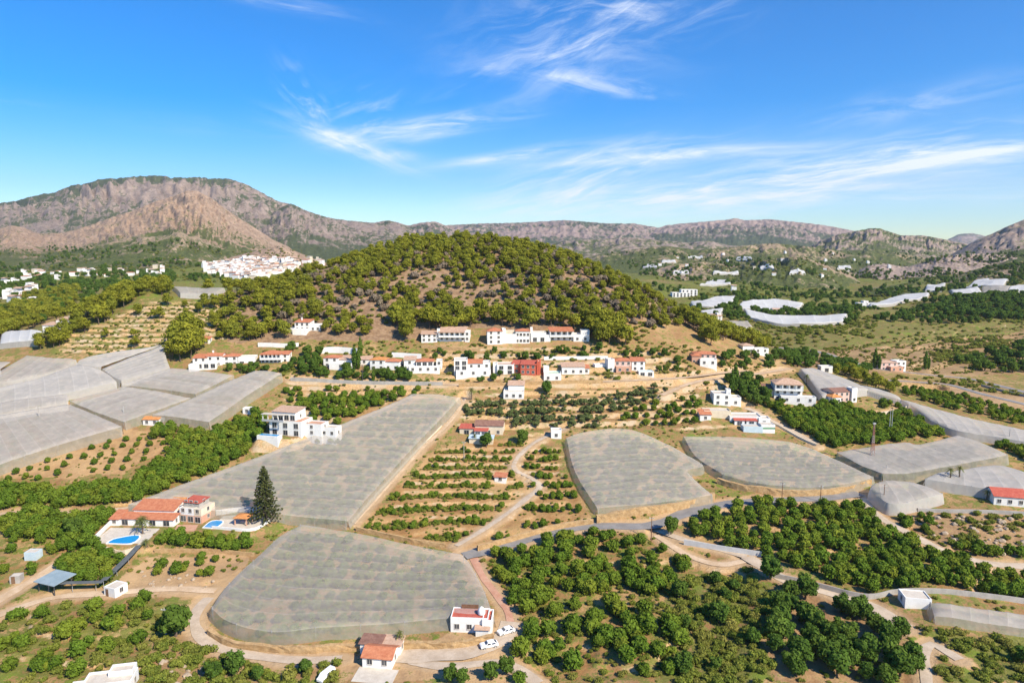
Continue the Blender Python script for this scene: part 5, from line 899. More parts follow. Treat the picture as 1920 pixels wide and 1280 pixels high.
for k in range(4):
    g = np.random.default_rng(k + 110); bl = [(0, 0, 1.15, .7, .7, .75)]
    for i in range(11): th = i * 2.4; r_ = .3 + .3 * g.random(); bl.append((r_ * math.cos(th), r_ * math.sin(th), .65 + 1.2 * g.random(), .34 + .14 * g.random(), .34 + .14 * g.random(), .3 + .12 * g.random()))
    proto('leafy_tree', bl, 900, .1, k, 'dark', trunkmb([(0, 0, -.3), (0, 0, .5), (0, 0, 1)], [.1, .08, .04], [(((0, 0, .4), (b[0], b[1], b[2])), [.05, .02]) for b in bl[1:5]]))
for k in range(2):
    bl = [(0, 0, .1 + .8 * i / 8, .105 * math.sin(math.pi * (.18 + .78 * i / 8)) + .01, .105 * math.sin(math.pi * (.18 + .78 * i / 8)) + .01, .09) for i in range(9)]; proto('cypress_tree', bl, 500, .028, k, 'dark', trunkmb([(0, 0, -.1), (0, 0, .3)], [.02, .012]), up=.4)

PTS = []                                           # kind, x, y, size, patch number
PATCH = []
def inside(poly, spacing, jit=.35, row=None, rot=0.0, exclude=7, dmax=None):
    P = gpoly(poly, 0, dmax); c = P.mean(0); ext = np.linalg.norm(P - c, axis=1).max() + 5; xs = np.arange(-ext, ext, spacing); ys = np.arange(-ext, ext, row or spacing); X, Y = np.meshgrid(xs, ys); X = X + RNG.normal(0, jit, X.shape) * spacing; Y = Y + RNG.normal(0, jit, Y.shape) * (row or spacing)
    c_, s_ = math.cos(R(rot)), math.sin(R(rot)); X, Y = c[0] + X * c_ - Y * s_, c[1] + X * s_ + Y * c_; m = inpoly(X, Y, P) & ((occ_at(X, Y) & exclude) == 0); return X[m], Y[m]
def patch(kind, poly, spacing, size, label, jit=.3, row=None, rot=0.0, keep=1.0, dens=None, exclude=7, terr=None, edge=False):
    X, Y = inside(poly, spacing, jit, row, rot, exclude, 505 if ' hill' in label and 'hillside' not in label and 'behind' not in label else (440 if 'ridge along' in label or 'hillside' in label else None)); k = RNG.random(len(X)) < keep
    if dens: k &= fbm(X * dens[0] + len(PATCH) * 3.7, Y * dens[0], 3) > dens[1]
    if terr:                                       # stand on the treads, in rows along the terraces
        q = (zs(X, Y) + fbm(X * .012, Y * .012, 4) * .9) / terr + .25 * fbm(X * .03 + 7, Y * .03, 2); fr = q - np.floor(q); k &= ((fr > .2) & (fr < .62)) if not edge else (fr > .6)
    PATCH.append(label); n = len(PATCH) - 1
    for x, y in zip(X[k], Y[k]): PTS.append((kind, x, y, RNG.uniform(*size), n))
def one(kind, px, py, size, label): q = gxy(px, py)[0]; PATCH.append(label); PTS.append((kind, q[0], q[1], size, len(PATCH) - 1))
# orchards
patch('citrus_tree', [(0, 912), (110, 925), (250, 900), (335, 838), (232, 800), (240, 785), (390, 802), (470, 772), (505, 790), (490, 832), (430, 870), (240, 948), (0, 952)], 3.5, (1.9, 2.5), 'dense dark citrus tree in the orchard along the largest net house', .14, rot=12)
patch('citrus_tree', [(0, 958), (240, 956), (212, 1008), (0, 1015)], 3.6, (1.9, 2.5), 'dark citrus tree in the strip behind the long white wing', .14)
patch('citrus_tree', [(108, 1012), (160, 1012), (185, 1040), (240, 1044), (214, 1098), (104, 1102)], 3.6, (1.8, 2.4), 'dark citrus tree in the plot below the kidney shaped pool', .16)
patch('citrus_tree', [(20, 884), (150, 806), (210, 795), (335, 830), (300, 856), (220, 892), (0, 910)], 5.6, (.95, 1.45), 'small round young citrus tree spaced out on bare soil', .1, rot=14, keep=.9)
patch('citrus_tree', [(0, 1012), (105, 1012), (130, 1042), (0, 1112)], 4.6, (1.1, 1.9), 'loose citrus tree beside the blue-grey water tank shed', .25, keep=.75)
patch('citrus_tree', [(300, 1008), (475, 1012), (475, 1036), (300, 1034)], 3.0, (1.6, 2.0), 'clipped hedge-like tree in the villa garden above the stone wall', .15, exclude=1)
patch('citrus_tree', [(270, 1050), (470, 1048), (430, 1082), (300, 1084)], 4.0, (1.2, 2.0), 'citrus tree on the pale terraces below the villa garden', .28, keep=.75)
patch('citrus_tree', [(545, 722), (600, 722), (800, 728), (790, 742), (640, 750), (520, 770)], 4.6, (1.3, 1.8), 'round citrus tree on the bare terraces below the street wall', .2, keep=.8)
patch('citrus_tree', [(530, 772), (580, 748), (770, 738), (740, 750), (640, 790), (590, 800), (580, 770)], 3.6, (1.8, 2.4), 'dense citrus tree beside the white three level villa', .16, keep=.95)
patch('shrub', [(826, 840), (985, 826), (955, 884), (985, 906), (868, 1016), (676, 990)], 1.6, (.65, 1.05), 'low green shrub in a terrace row between winding track and largest net house', .25, row=.9, keep=.75, terr=1.45)
patch('citrus_tree', [(826, 840), (985, 826), (955, 884), (985, 906), (868, 1016), (676, 990)], 3.0, (.8, 1.3), 'young citrus tree in a terrace row between winding track and largest net house', .2, row=1.2, keep=.6, terr=1.45)
patch('citrus_tree', [(1005, 838), (1058, 834), (1068, 900), (1108, 978), (905, 1024), (1012, 930), (980, 890)], 2.4, (.85, 1.4), 'young citrus tree in a terrace row between winding track and banked net house', .2, row=1.2, keep=.62, terr=1.45)
patch('olive_tree', [(864, 758), (950, 750), (1130, 742), (1260, 722), (1290, 730), (1140, 775), (1120, 800), (960, 800), (950, 780), (870, 782)], 3.2, (1.2, 2.0), 'grey green olive tree in rows on the brown terraces', .22, row=2.2, keep=.8, exclude=3)
patch('citrus_tree', [(1150, 786), (1180, 765), (1290, 745), (1340, 740), (1330, 790), (1250, 796)], 3.8, (1.3, 2.0), 'citrus tree on the terraces beside the cream garage block', .2, row=5, keep=.85)
patch('citrus_tree', [(1440, 760), (1540, 752), (1640, 784), (1770, 792), (1800, 812), (1690, 826), (1570, 842), (1500, 818)], 3.5, (1.9, 2.5), 'dark citrus tree in the dense orchard above the lattice mast', .15)
patch('citrus_tree', [(1650, 758), (1690, 752), (1760, 785), (1650, 780)], 3.6, (1.6, 2.2), 'dark citrus tree inside the curved cream wall', .15)
patch('citrus_tree', [(1800, 808), (1860, 822), (1960, 838), (1960, 880), (1890, 850), (1860, 835)], 3.8, (1.7, 2.3), 'dark citrus tree between two white net houses', .18)
patch('citrus_tree', [(1690, 738), (1790, 768), (1860, 785), (1930, 798), (1930, 780), (1800, 745), (1700, 728)], 4.2, (1.4, 2.0), 'citrus tree in the belt above the long white net house', .2, keep=.85)
patch('leafy_tree', [(1362, 708), (1400, 706), (1440, 730), (1450, 760), (1400, 760), (1370, 735)], 4.4, (2.0, 3.0), 'tall dark leafy tree beside the rounded stair house', .2)
patch('citrus_tree', [(1300, 962), (1400, 948), (1470, 945), (1600, 942), (1670, 992), (1760, 1042), (1930, 1078), (1930, 1128), (1720, 1104), (1640, 1112), (1500, 1068), (1430, 1045), (1290, 1012)], 3.7, (1.8, 2.5), 'dark citrus tree in the big orchard below the road junction', .12, row=4.9, rot=-14, keep=.92)
patch('citrus_tree', [(905, 1045), (1060, 1000), (1090, 1000), (1130, 1040), (1200, 1060), (1260, 1080), (1250, 1130), (1050, 1110), (990, 1150), (935, 1122)], 3.8, (1.7, 2.6), 'large citrus tree in the orchard below the asphalt road', .28, keep=.8, dens=(.06, -.3))
patch('citrus_tree', [(1090, 1000), (1210, 1005), (1260, 1040), (1320, 1048), (1300, 1080), (1180, 1060)], 4.6, (1.5, 2.4), 'spreading citrus tree on the open ground below the road fork', .3, keep=.6)
patch('citrus_tree', [(960, 1180), (1040, 1130), (1250, 1130), (1290, 1180), (1270, 1285), (960, 1285)], 3.8, (1.6, 2.6), 'large citrus tree in the orchard beside the parked cars', .3, keep=.75, dens=(.06, -.15))
patch('shrub', [(900, 1045), (1230, 1005), (1300, 1100), (1290, 1285), (960, 1285)], 2.4, (.5, 1.2), 'low yellow green shrub between the citrus trees', .4, keep=.55)
patch('shrub', [(1240, 1085), (1400, 1065), (1450, 1110), (1440, 1285), (1270, 1285)], 2.4, (.9, 2.0), 'yellow green bush in the scrub between two orchards', .4, keep=.8)
patch('leafy_tree', [(1240, 1100), (1400, 1075), (1440, 1140), (1430, 1285), (1280, 1285)], 7.5, (1.6, 2.6), 'dark leafy tree standing in the scrub between two orchards', .35, keep=.55)
patch('leafy_tree', [(1445, 1130), (1530, 1105), (1700, 1185), (1722, 1285), (1445, 1285)], 4.5, (2.2, 3.3), 'big dark leafy tree on the bare brown ground below the lane', .25, keep=.82)
patch('shrub', [(1730, 1180), (1930, 1195), (1930, 1285), (1760, 1285)], 2.6, (.8, 1.8), 'light green bush on the grassy slope below the net tunnel', .4, keep=.8)
patch('leafy_tree', [(1730, 1190), (1930, 1200), (1930, 1285), (1760, 1285)], 7, (1.4, 2.3), 'dark leafy tree on the grassy slope below the net tunnel', .4, keep=.5)
patch('shrub', [(0, 1145), (300, 1125), (330, 1150), (290, 1285), (0, 1285)], 2.8, (.7, 1.7), 'light green bush in the garden plots above the white flat roofed house', .4, keep=.75)
patch('citrus_tree', [(0, 1150), (290, 1130), (300, 1180), (250, 1250), (0, 1285)], 5.0, (1.2, 2.3), 'citrus tree in the garden plots below the shade cloth path', .35, keep=.7)
patch('shrub', [(300, 1195), (640, 1232), (640, 1285), (240, 1285), (260, 1240)], 2.3, (.7, 1.9), 'olive coloured bush in the scrub below the curved track', .4, keep=.85)
patch('leafy_tree', [(400, 1215), (640, 1230), (690, 1250), (640, 1285), (380, 1285)], 5.5, (1.6, 2.6), 'dark tree beside the red gabled farmhouse', .3, keep=.6)
patch('leafy_tree', [(770, 1262), (960, 1258), (960, 1290), (770, 1290)], 4.4, (1.5, 2.3), 'dark tree below the pale track near the farmhouse', .25, keep=.8, exclude=1)
patch('shrub', [(850, 1222), (940, 1215), (940, 1238), (850, 1238)], 2.2, (.8, 1.4), 'golden green bush beside the parked cars', .3, exclude=1)
patch('shrub', [(1680, 958), (1930, 970), (1930, 1050), (1770, 1028)], 3.0, (.6, 1.6), 'dry bush on the rocky bank by the red roofed house', .4, keep=.6)
patch('citrus_tree', [(1650, 950), (1720, 960), (1760, 1000), (1700, 990)], 4, (1.2, 1.9), 'citrus tree at the top of the rocky bank', .3, keep=.8)
patch('citrus_tree', [(1740, 1010), (1930, 1040), (1930, 1056), (1800, 1040)], 4, (1.4, 2.0), 'citrus tree in the row along the pale lane', .25, keep=.85)
patch('shrub', [(480, 690), (830, 700), (1240, 700), (1300, 690), (1480, 690), (1300, 712), (860, 718), (540, 712)], 4.2, (.8, 1.8), 'garden bush along the street of white houses', .4, keep=.6)
patch('leafy_tree', [(470, 680), (600, 690), (760, 700), (760, 710), (540, 706)], 5.5, (1.6, 2.6), 'dark garden tree between the white houses of the lower row', .35, keep=.75)
patch('leafy_tree', [(520, 660), (600, 655), (610, 690), (540, 690)], 5, (2.0, 3.0), 'tall dark tree between the arcaded house and the terrace wall', .3, keep=.85)
patch('leafy_tree', [(700, 705), (760, 695), (770, 708), (710, 712)], 4.5, (1.8, 2.6), 'dark tree in front of the orange hip roofs', .3, exclude=1)
patch('shrub', [(800, 650), (1290, 655), (1290, 690), (800, 690)], 5.0, (.7, 1.6), 'bush on the bare slope between the two rows of houses', .4, keep=.55)
patch('shrub', [(1200, 650), (1300, 660), (1400, 690), (1380, 730), (1250, 720)], 5.0, (.7, 1.7), 'round bush on the bare slope below the salmon house', .4, keep=.6)
patch('leafy_tree', [(1350, 660), (1480, 670), (1520, 690), (1420, 700), (1340, 690)], 6.5, (1.8, 2.8), 'leafy tree in the gardens around the small white terrace house', .35, keep=.75)
patch('pine_tree', [(1560, 705), (1600, 700), (1680, 735), (1690, 748), (1620, 725)], 5.0, (5, 8), 'pine in the belt above the narrow net house', .3, keep=.9)
patch('leafy_tree', [(560, 690), (600, 688), (700, 700), (780, 704), (780, 712), (560, 708)], 4.4, (1.5, 2.7), 'dark garden tree along the upper side of the street', .35, keep=.85, exclude=1)
patch('leafy_tree', [(880, 706), (935, 700), (1040, 712), (1110, 706), (1110, 714), (880, 716)], 4.5, (1.2, 2.0), 'dark garden tree before the red walled house', .35, keep=.7, exclude=1)
patch('shrub', [(780, 700), (1240, 700), (1300, 705), (1240, 716), (780, 716)], 3.4, (.7, 1.5), 'low garden bush beside the street wall', .4, keep=.6, exclude=1)
patch('shrub', [(95, 668), (150, 605), (300, 565), (420, 565), (430, 640), (310, 645), (200, 672)], 1.5, (.4, .85), 'tuft of scrub on a terrace edge of the dry hillside', .3, keep=.5, terr=2.1, edge=True)
patch('shrub', [(1440, 690), (1560, 645), (1930, 605), (1930, 690), (1700, 700), (1600, 690)], 2.6, (.5, 1.1), 'tuft of scrub on a terrace edge of the valley side', .3, keep=.6, terr=1.9, edge=True, exclude=3)
patch('shrub', [(868, 750), (1010, 728), (1290, 722), (1330, 800), (1060, 812), (850, 800)], 2.0, (.4, .9), 'tuft of scrub on a terrace edge between the olives', .3, keep=.4, terr=2.2, edge=True)
patch('shrub', [(826, 840), (985, 826), (1058, 834), (1108, 978), (868, 1016), (676, 990)], 1.7, (.3, .6), 'tuft of green at the foot of a terrace bank', .3, keep=.35, terr=1.45, edge=True)
# pines
patch('pine_tree', [(380, 575), (480, 535), (600, 500), (700, 470), (800, 455), (900, 453), (1000, 463), (1100, 492), (1200, 540), (1330, 615), (1440, 655), (1330, 645), (1200, 628), (1110, 640), (1000, 606), (900, 604), (780, 608), (650, 640), (560, 600), (470, 640), (410, 635)], 5.0, (3.8, 8.2), 'round yellow green pine on the wooded hill', .45, keep=.85, dens=(.03, -.12))
patch('pine_tree', [(640, 500), (760, 462), (900, 456), (1040, 475), (1000, 500), (900, 500), (760, 510), (660, 540)], 6.5, (5, 9.5), 'round yellow green pine crowded on the hill top', .38, keep=.9)
patch('pine_tree', [(720, 600), (900, 596), (1000, 602), (1110, 612), (1165, 640), (1110, 640), (1000, 622), (900, 612), (760, 645)], 6.0, (9, 13), 'tall dark pine in the belt behind the upper row of houses', .35, keep=.95, exclude=1)
patch('pine_tree', [(1090, 615), (1165, 620), (1180, 652), (1110, 650)], 5.5, (11, 15), 'big pine in the clump at the end of the upper row', .3, exclude=1)
patch('pine_tree', [(320, 640), (370, 628), (382, 660), (360, 690), (325, 680)], 5.5, (11, 15), 'big round pine in the clump above the peaked net house', .3, exclude=1)
patch('pine_tree', [(60, 660), (110, 600), (200, 560), (290, 535), (420, 528), (430, 545), (330, 552), (250, 575), (160, 620), (90, 668)], 6.0, (7, 11), 'pine on the ridge along the terraced hillside', .35, keep=.95, exclude=3)
patch('pine_tree', [(130, 660), (250, 580), (420, 560), (430, 640), (330, 645)], 12, (4.5, 7.5), 'lone small pine dotted over the dry terraced hillside', .35, keep=.65, exclude=3)
patch('pine_tree', [(430, 560), (560, 530), (620, 600), (560, 640), (430, 640)], 7.5, (6, 10), 'pine on the shoulder of the hill above the rambling white house', .38, keep=.85, exclude=3)
patch('pine_tree', [(1270, 610), (1340, 615), (1450, 645), (1440, 660), (1330, 650)], 6.5, (8, 12), 'tall pine at the end of the wooded hill flank', .35, keep=.9, exclude=3)
patch('dry_bush', [(420, 560), (600, 510), (760, 465), (1000, 470), (1200, 545), (1400, 645), (1200, 630), (1000, 600), (780, 605), (600, 600), (450, 640)], 6.5, (2.0, 4.0), 'leafless grey bush among the pines of the hill', .4, keep=.55)
patch('shrub', [(420, 560), (600, 510), (760, 465), (1000, 470), (1200, 545), (1400, 645), (1200, 640), (1000, 606), (780, 610), (600, 610), (450, 640)], 3.6, (.8, 1.7), 'olive coloured bush among the pines of the hill', .4, keep=.7)
patch('shrub', [(100, 665), (200, 600), (420, 560), (430, 640), (330, 645), (200, 672)], 6, (.6, 1.3), 'small bush on the dry terraced hillside', .4, keep=.6)
# the farther land
patch('pine_tree', [(-60, 640), (0, 590), (60, 560), (130, 545), (160, 560), (100, 600), (0, 640)], 9, (7, 11), 'pine in the far belt beyond the ridge', .4, keep=.8, exclude=1)
patch('leafy_tree', [(-60, 640), (0, 520), (330, 512), (330, 540), (100, 590), (0, 650)], 17, (2.5, 4.5), 'distant tree on the plain below the town', .4, keep=.75, exclude=1)
patch('shrub', [(1440, 690), (1470, 650), (1620, 610), (1930, 590), (1930, 700), (1700, 700), (1600, 690)], 9, (1.0, 2.2), 'bush on the dry terraced valley side', .4, keep=.4, exclude=3)
patch('leafy_tree', [(1640, 600), (1760, 570), (1930, 545), (1930, 600), (1800, 610)], 9, (2.4, 4.2), 'dark tree on the wooded valley shoulder', .4, keep=.85, exclude=3)
patch('leafy_tree', [(1780, 680), (1930, 640), (1930, 700), (1850, 700)], 8, (2.2, 4.0), 'tree in the grove above the valley road', .4, keep=.85, exclude=3)
patch('leafy_tree', [(1440, 668), (1500, 662), (1640, 700), (1620, 712), (1500, 690)], 7, (2.2, 3.4), 'leafy tree below the valley road', .35, keep=.85, exclude=3)
patch('leafy_tree', [(1300, 600), (1420, 600), (1600, 610), (1660, 570), (1930, 530), (1930, 520), (1600, 545), (1300, 560)], 15, (2.0, 3.8), 'distant tree between the far net houses', .4, keep=.6, exclude=3)
patch('shrub', [(1300, 620), (1420, 605), (1650, 600), (1480, 650)], 7, (1.4, 2.6), 'bush on the green slope behind the wooded hill', .4, keep=.7, exclude=3)
patch('shrub', [(1660, 705), (1930, 745), (1930, 735), (1800, 705)], 5, (1.0, 2.0), 'bush between the two valley roads', .4, keep=.7, exclude=3)
# rough growth over every uncultivated bit of ground
patch('shrub', [(-60, 1290), (-60, 900), (200, 780), (480, 760), (560, 690), (800, 700), (1300, 690), (1480, 690), (1700, 770), (1980, 860), (1980, 1290)], 2.6, (.25, .8), 'low tuft of scrub on the open ground', .45, keep=.5, dens=(.03, -.25))
patch('shrub', [(380, 690), (560, 640), (800, 640), (1300, 650), (1480, 690), (1300, 720), (540, 720)], 2.8, (.4, 1.4), 'low bush on the bare ground between the house rows', .45, keep=.55)
patch('leafy_tree', [(790, 660), (1240, 662), (1290, 690), (1200, 706), (800, 700)], 5.5, (1.0, 2.3), 'garden tree scattered around the two rows of houses', .4, keep=.6, exclude=1)
patch('leafy_tree', [(380, 694), (480, 690), (540, 700), (480, 706)], 4.5, (1.3, 2.2), 'dark tree hiding the foot of the rambling white house', .35, keep=.8, exclude=1)
# trees that stand out
for px, py, s, lb in ((330, 1190, 4.2, 'large round dark tree beside the concrete pole below the curved track'), (1445, 1085, 3.4, 'large round tree at the bend of the lane below the sheet fence'), (1258, 1000, 2.8, 'lone dark tree on the road fork bank'), (912, 838, 3.0, 'dark round tree beside the cream shed'), (980, 832, 3.0, 'broad dark tree at the top of the winding track'), (1025, 735, 3.0, 'bright green tree beside the lone white flat roofed house'), (140, 1008, 3.4, 'broad dark tree at the corner of the strip orchard'), (1510, 1120, 3.4, 'round dark tree above the bare brown ground')):
    one('leafy_tree', px, py, s, lb)
for i, (px, py, s) in enumerate(((665, 692, 13), (672, 692, 11), (676, 672, 12), (1372, 735, 13), (1378, 735, 15), (1640, 690, 14), (1648, 692, 10), (1735, 692, 13), (1741, 692, 9), (700, 712, 8))): one('cypress_tree', px, py, s, 'slim dark cypress near the white houses')
# scatter over the far slopes, too many to count
FAR = []
def farscatter(kind, poly, n, size, dens=.25, nz=.006):
    P = np.array(poly, float); px = RNG.uniform(P[:, 0].min(), P[:, 0].max(), n * 3); py = RNG.uniform(P[:, 1].min(), P[:, 1].max(), n * 3); m = inpoly(px, py, P); Q = gxy(px[m][:n], py[m][:n], 0, True); k = (fbm(Q[:, 0] * nz, Q[:, 1] * nz, 3) > dens - .35) & ((occ_at(Q[:, 0], Q[:, 1]) & 3 == 0) | (Q[:, 1] > 1090))
    for q in Q[k]: FAR.append((kind, q[0], q[1], RNG.uniform(*size)))
farscatter('leafy_tree', [(-30, 470), (340, 450), (500, 485), (420, 530), (250, 545), (-30, 600)], 900, (1.8, 3.8), .4)
farscatter('leafy_tree', [(1130, 475), (1930, 465), (1930, 620), (1650, 605), (1450, 640), (1300, 590)], 3600, (1.8, 4.0), .42)
farscatter('shrub', [(1180, 480), (1930, 480), (1930, 690), (1480, 660), (1300, 590)], 3800, (1.2, 2.8), .2)
farscatter('shrub', [(-30, 470), (600, 460), (600, 525), (420, 530), (-30, 600)], 1500, (1.4, 3.0), .25)

# the 300 of each kind that show largest stand as single trees, the rest as one mass
GRPS = {}
def gn_scatter(name, kind, pts, label):
    if not len(pts): return
    A = np.array([(p[0], p[1]) for p in pts]); z = zt(A[:, 0], A[:, 1]); far = A[:, 1] > 900; z = np.where(far, np.maximum(z + sstep(900, 1800, A[:, 1]) * ridged(A[:, 0] * .003, A[:, 1] * .003, 5) * 9, mzt(A[:, 0], A[:, 1])), z); me = bpy.data.meshes.new(name); me.from_pydata(np.column_stack([A, z]).tolist(), [], []); n = len(A); S = np.array([p[2] for p in pts])
    for nm, ty, v in (('scl', 'FLOAT', S), ('rot', 'FLOAT', RNG.uniform(0, 6.28, n)), ('kid', 'INT', RNG.integers(0, len(PROTO[kind]), n))):
        at = me.attributes.new(nm, ty, 'POINT'); at.data.foreach_set('value', v.astype(np.float32 if ty == 'FLOAT' else np.int32))
    o = obj(name, me); tag(o, label, kind='stuff'); ng = bpy.data.node_groups.new(name, 'GeometryNodeTree'); ng.interface.new_socket('Geometry', in_out='INPUT', socket_type='NodeSocketGeometry'); ng.interface.new_socket('Geometry', in_out='OUTPUT', socket_type='NodeSocketGeometry')
    N, L = ng.nodes, ng.links; gi, go = N.new('NodeGroupInput'), N.new('NodeGroupOutput'); j = N.new('GeometryNodeJoinGeometry')
    def attr(nm, dt): a = N.new('GeometryNodeInputNamedAttribute'); a.data_type = dt; a.inputs[0].default_value = nm; return a.outputs[0]
    s_, r_, k_ = attr('scl', 'FLOAT'), attr('rot', 'FLOAT'), attr('kid', 'INT'); cx = N.new('ShaderNodeCombineXYZ'); L.new(r_, cx.inputs[2])
    for i, (_, _, src) in enumerate(PROTO[kind]):
        oi = N.new('GeometryNodeObjectInfo'); oi.inputs[0].default_value = src; oi.inputs['As Instance'].default_value = True
        cp = N.new('FunctionNodeCompare'); cp.data_type = 'INT'; cp.operation = 'EQUAL'; L.new(k_, cp.inputs[2]); cp.inputs[3].default_value = i
        ip = N.new('GeometryNodeInstanceOnPoints'); L.new(gi.outputs[0], ip.inputs['Points']); L.new(cp.outputs[0], ip.inputs['Selection']); L.new(oi.outputs['Geometry'], ip.inputs['Instance']); L.new(cx.outputs[0], ip.inputs['Rotation']); L.new(s_, ip.inputs['Scale']); L.new(ip.outputs[0], j.inputs[0])
    L.new(j.outputs[0], go.inputs[0]); md = o.modifiers.new('scatter', 'NODES'); md.node_group = ng
def plant_all():
    A = np.array([(p[1], p[2]) for p in PTS]); Z = zt(A[:, 0], A[:, 1]); rest = {}
    hfac = {'pine_tree': .5, 'cypress_tree': .4}
    order = sorted(range(len(PTS)), key=lambda i: -PTS[i][3] * hfac.get(PTS[i][0], 1) / PTS[i][2]); cnt = {}; hide = []
    for i in order:
        kind, x, y, s, pn = PTS[i]; u = abs(x / y)
        if cnt.get(kind, 0) >= 300 or u > .80 or (y < 170 and (Z[i] - CAMZ) / y < -.69): rest.setdefault(kind, []).append((x, y, s)); continue
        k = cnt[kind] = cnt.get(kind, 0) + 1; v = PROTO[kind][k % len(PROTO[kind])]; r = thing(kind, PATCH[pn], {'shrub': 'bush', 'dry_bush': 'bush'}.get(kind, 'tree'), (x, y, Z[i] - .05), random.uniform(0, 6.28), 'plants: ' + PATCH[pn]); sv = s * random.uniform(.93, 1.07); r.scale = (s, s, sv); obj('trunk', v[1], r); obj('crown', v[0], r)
    names = {'citrus_tree': 'further citrus trees filling the orchards', 'pine_tree': 'further pines covering the wooded hill', 'shrub': 'low scrub over the slopes', 'olive_tree': 'further olive trees on the terraces', 'dry_bush': 'further grey bushes on the hill', 'leafy_tree': 'further leafy trees over the valley', 'cypress_tree': 'cypresses'}
    for p in FAR: rest.setdefault(p[0], []).append(p[1:])
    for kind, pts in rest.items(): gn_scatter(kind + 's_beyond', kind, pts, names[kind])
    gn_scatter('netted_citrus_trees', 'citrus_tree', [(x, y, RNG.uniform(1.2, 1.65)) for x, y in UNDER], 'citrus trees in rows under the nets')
    print('PLANTS', cnt, {k: len(v) for k, v in rest.items()}, len(UNDER))

# ------------------------------------------------------------------ single plants of note
def norfolk(px, py, H, Rm, label):
    q = gz(px, py); r = thing('spire_conifer', label, 'tree', q); g = np.random.default_rng(5); m = MB(); m.tube([(0, 0, -.5), (0, 0, H * .5), (0, 0, H)], [.42, .26, .03], 8); m.build('trunk', M['bark'], r)
    nt = 24
    for i in range(nt):
        f = i / (nt - 1); z = H * (.1 + .88 * f); L = Rm * (1 - f) ** .72 * (.92 + .16 * g.random()) + .25; bl = []; tb = MB(); nb = 8 if f < .7 else 6
        for k in range(nb):
            th = 2 * math.pi * (k + .5 * (i % 2)) / nb + g.normal() * .12; l = L * (.85 + .25 * g.random()); dr = -.16 * l
            tb.tube([(0, 0, z), (l * .6 * math.cos(th), l * .6 * math.sin(th), z + dr * .8), (l * math.cos(th), l * math.sin(th), z + dr * .4)], [.06, .04, .015], 4)
            for s in np.linspace(.3, 1, 4): bl.append((l * s * math.cos(th), l * s * math.sin(th), z + dr * s * (1.6 - s) + .05, .22 + .1 * l * .3, .22 + .1 * l * .3, .17 + .02 * l))
        me = leafmesh('branch_whorl', bl, 46 * nb // 2 + 60, .16, i, M['conifer'], core=.75, bark=M['bark'], trunk=tb, elong=1.5); obj('branch_whorl', me, r)
norfolk(499, 984, 19.5, 4.9, 'tall spire-shaped conifer in tiers beside the pergola terrace')
def palm(px, py, H, fr, label, n=22, group=None):
    q = gz(px, py); r = thing('palm_tree', label, 'palm', q, 0, group); g = np.random.default_rng(int(px)); m = MB(); m.tube([(0, 0, -.4), (.05, 0, H * .5), (0, .05, H)], [.3, .22, .2], 8); m.lathe([(.2, H - .5), (.36, H - .2), (.2, H + .1)], 8); m.build('trunk', M['bark'], r)
    for k in range(n):
        th = 2.4 * k + g.normal() * .2; el = 1.25 - 1.9 * (k / n); fb = MB(); L = fr * (.85 + .25 * g.random()); P = []; c, s = math.cos(th), math.sin(th)
        for i in range(8):
            t_ = i / 7; rr = L * (t_ * math.cos(el) * .95 + .1 * t_ * t_); z = H + L * (math.sin(el) * t_ - .75 * t_ * t_); P.append(Vector((rr * c, rr * s, z)))
        sd_ = Vector((-s, c, 0))
        for i in range(7):
            wd = L * .17 * math.sin(math.pi * (.12 + .85 * i / 7)); wd2 = L * .17 * math.sin(math.pi * (.12 + .85 * (i + 1) / 7)); dn = Vector((0, 0, -.35))
            for sg in (-1, 1):
                a, b = P[i], P[i + 1]; fb.quad(tuple(a), tuple(a * .45 + b * .55), tuple(a * .35 + b * .65 + sd_ * sg * wd2 + dn * wd2), tuple(a * .8 + b * .2 + sd_ * sg * wd + dn * wd))
        me = fb.mesh('frond', M['palm']); at = me.attributes.new('lv', 'FLOAT', 'FACE'); at.data.foreach_set('value', np.full(len(fb.f), g.random(), np.float32)); obj('frond', me, r)
palm(268, 1008, 5.0, 3.2, 'bushy date palm beside the kidney shaped pool', 30); palm(1780, 915, 7.2, 2.0, 'tall slim palm of a pair before the white net house', 22, 'pair of tall palms'); palm(1797, 914, 7.6, 1.9, 'tall slim palm of a pair before the white net house', 22, 'pair of tall palms')
palm(1750, 905, 2.6, 1.8, 'short palm beside the small domed net house'); palm(750, 1216, 4.2, 1.7, 'small palm by the red gabled farmhouse'); palm(884, 748, 5.0, 2.4, 'palm by the small garage at the top of the largest net house'); palm(700, 706, 5.0, 2.2, 'palm in the garden of the L shaped house')
palm(275, 1035, 2.0, 1.9, 'low palm at the garden gate below the pool', 24); palm(1512, 722, 5, 2.2, 'palm beside the three storey white villa'); palm(890, 990 - 160, 3.5, 1.6, 'little palm by the cream shed')
palm(1850, 938, 3.2, 1.7, 'short palm in the hedge near the red tiled roof'); palm(1868, 939, 3.0, 1.7, 'short leaning palm touching the red tiled roof')
for px, py in ((560, 790), (1290, 1262), (1270, 1240)): one('shrub', px, py, 2.4, 'bright yellow green bush standing above its neighbours')

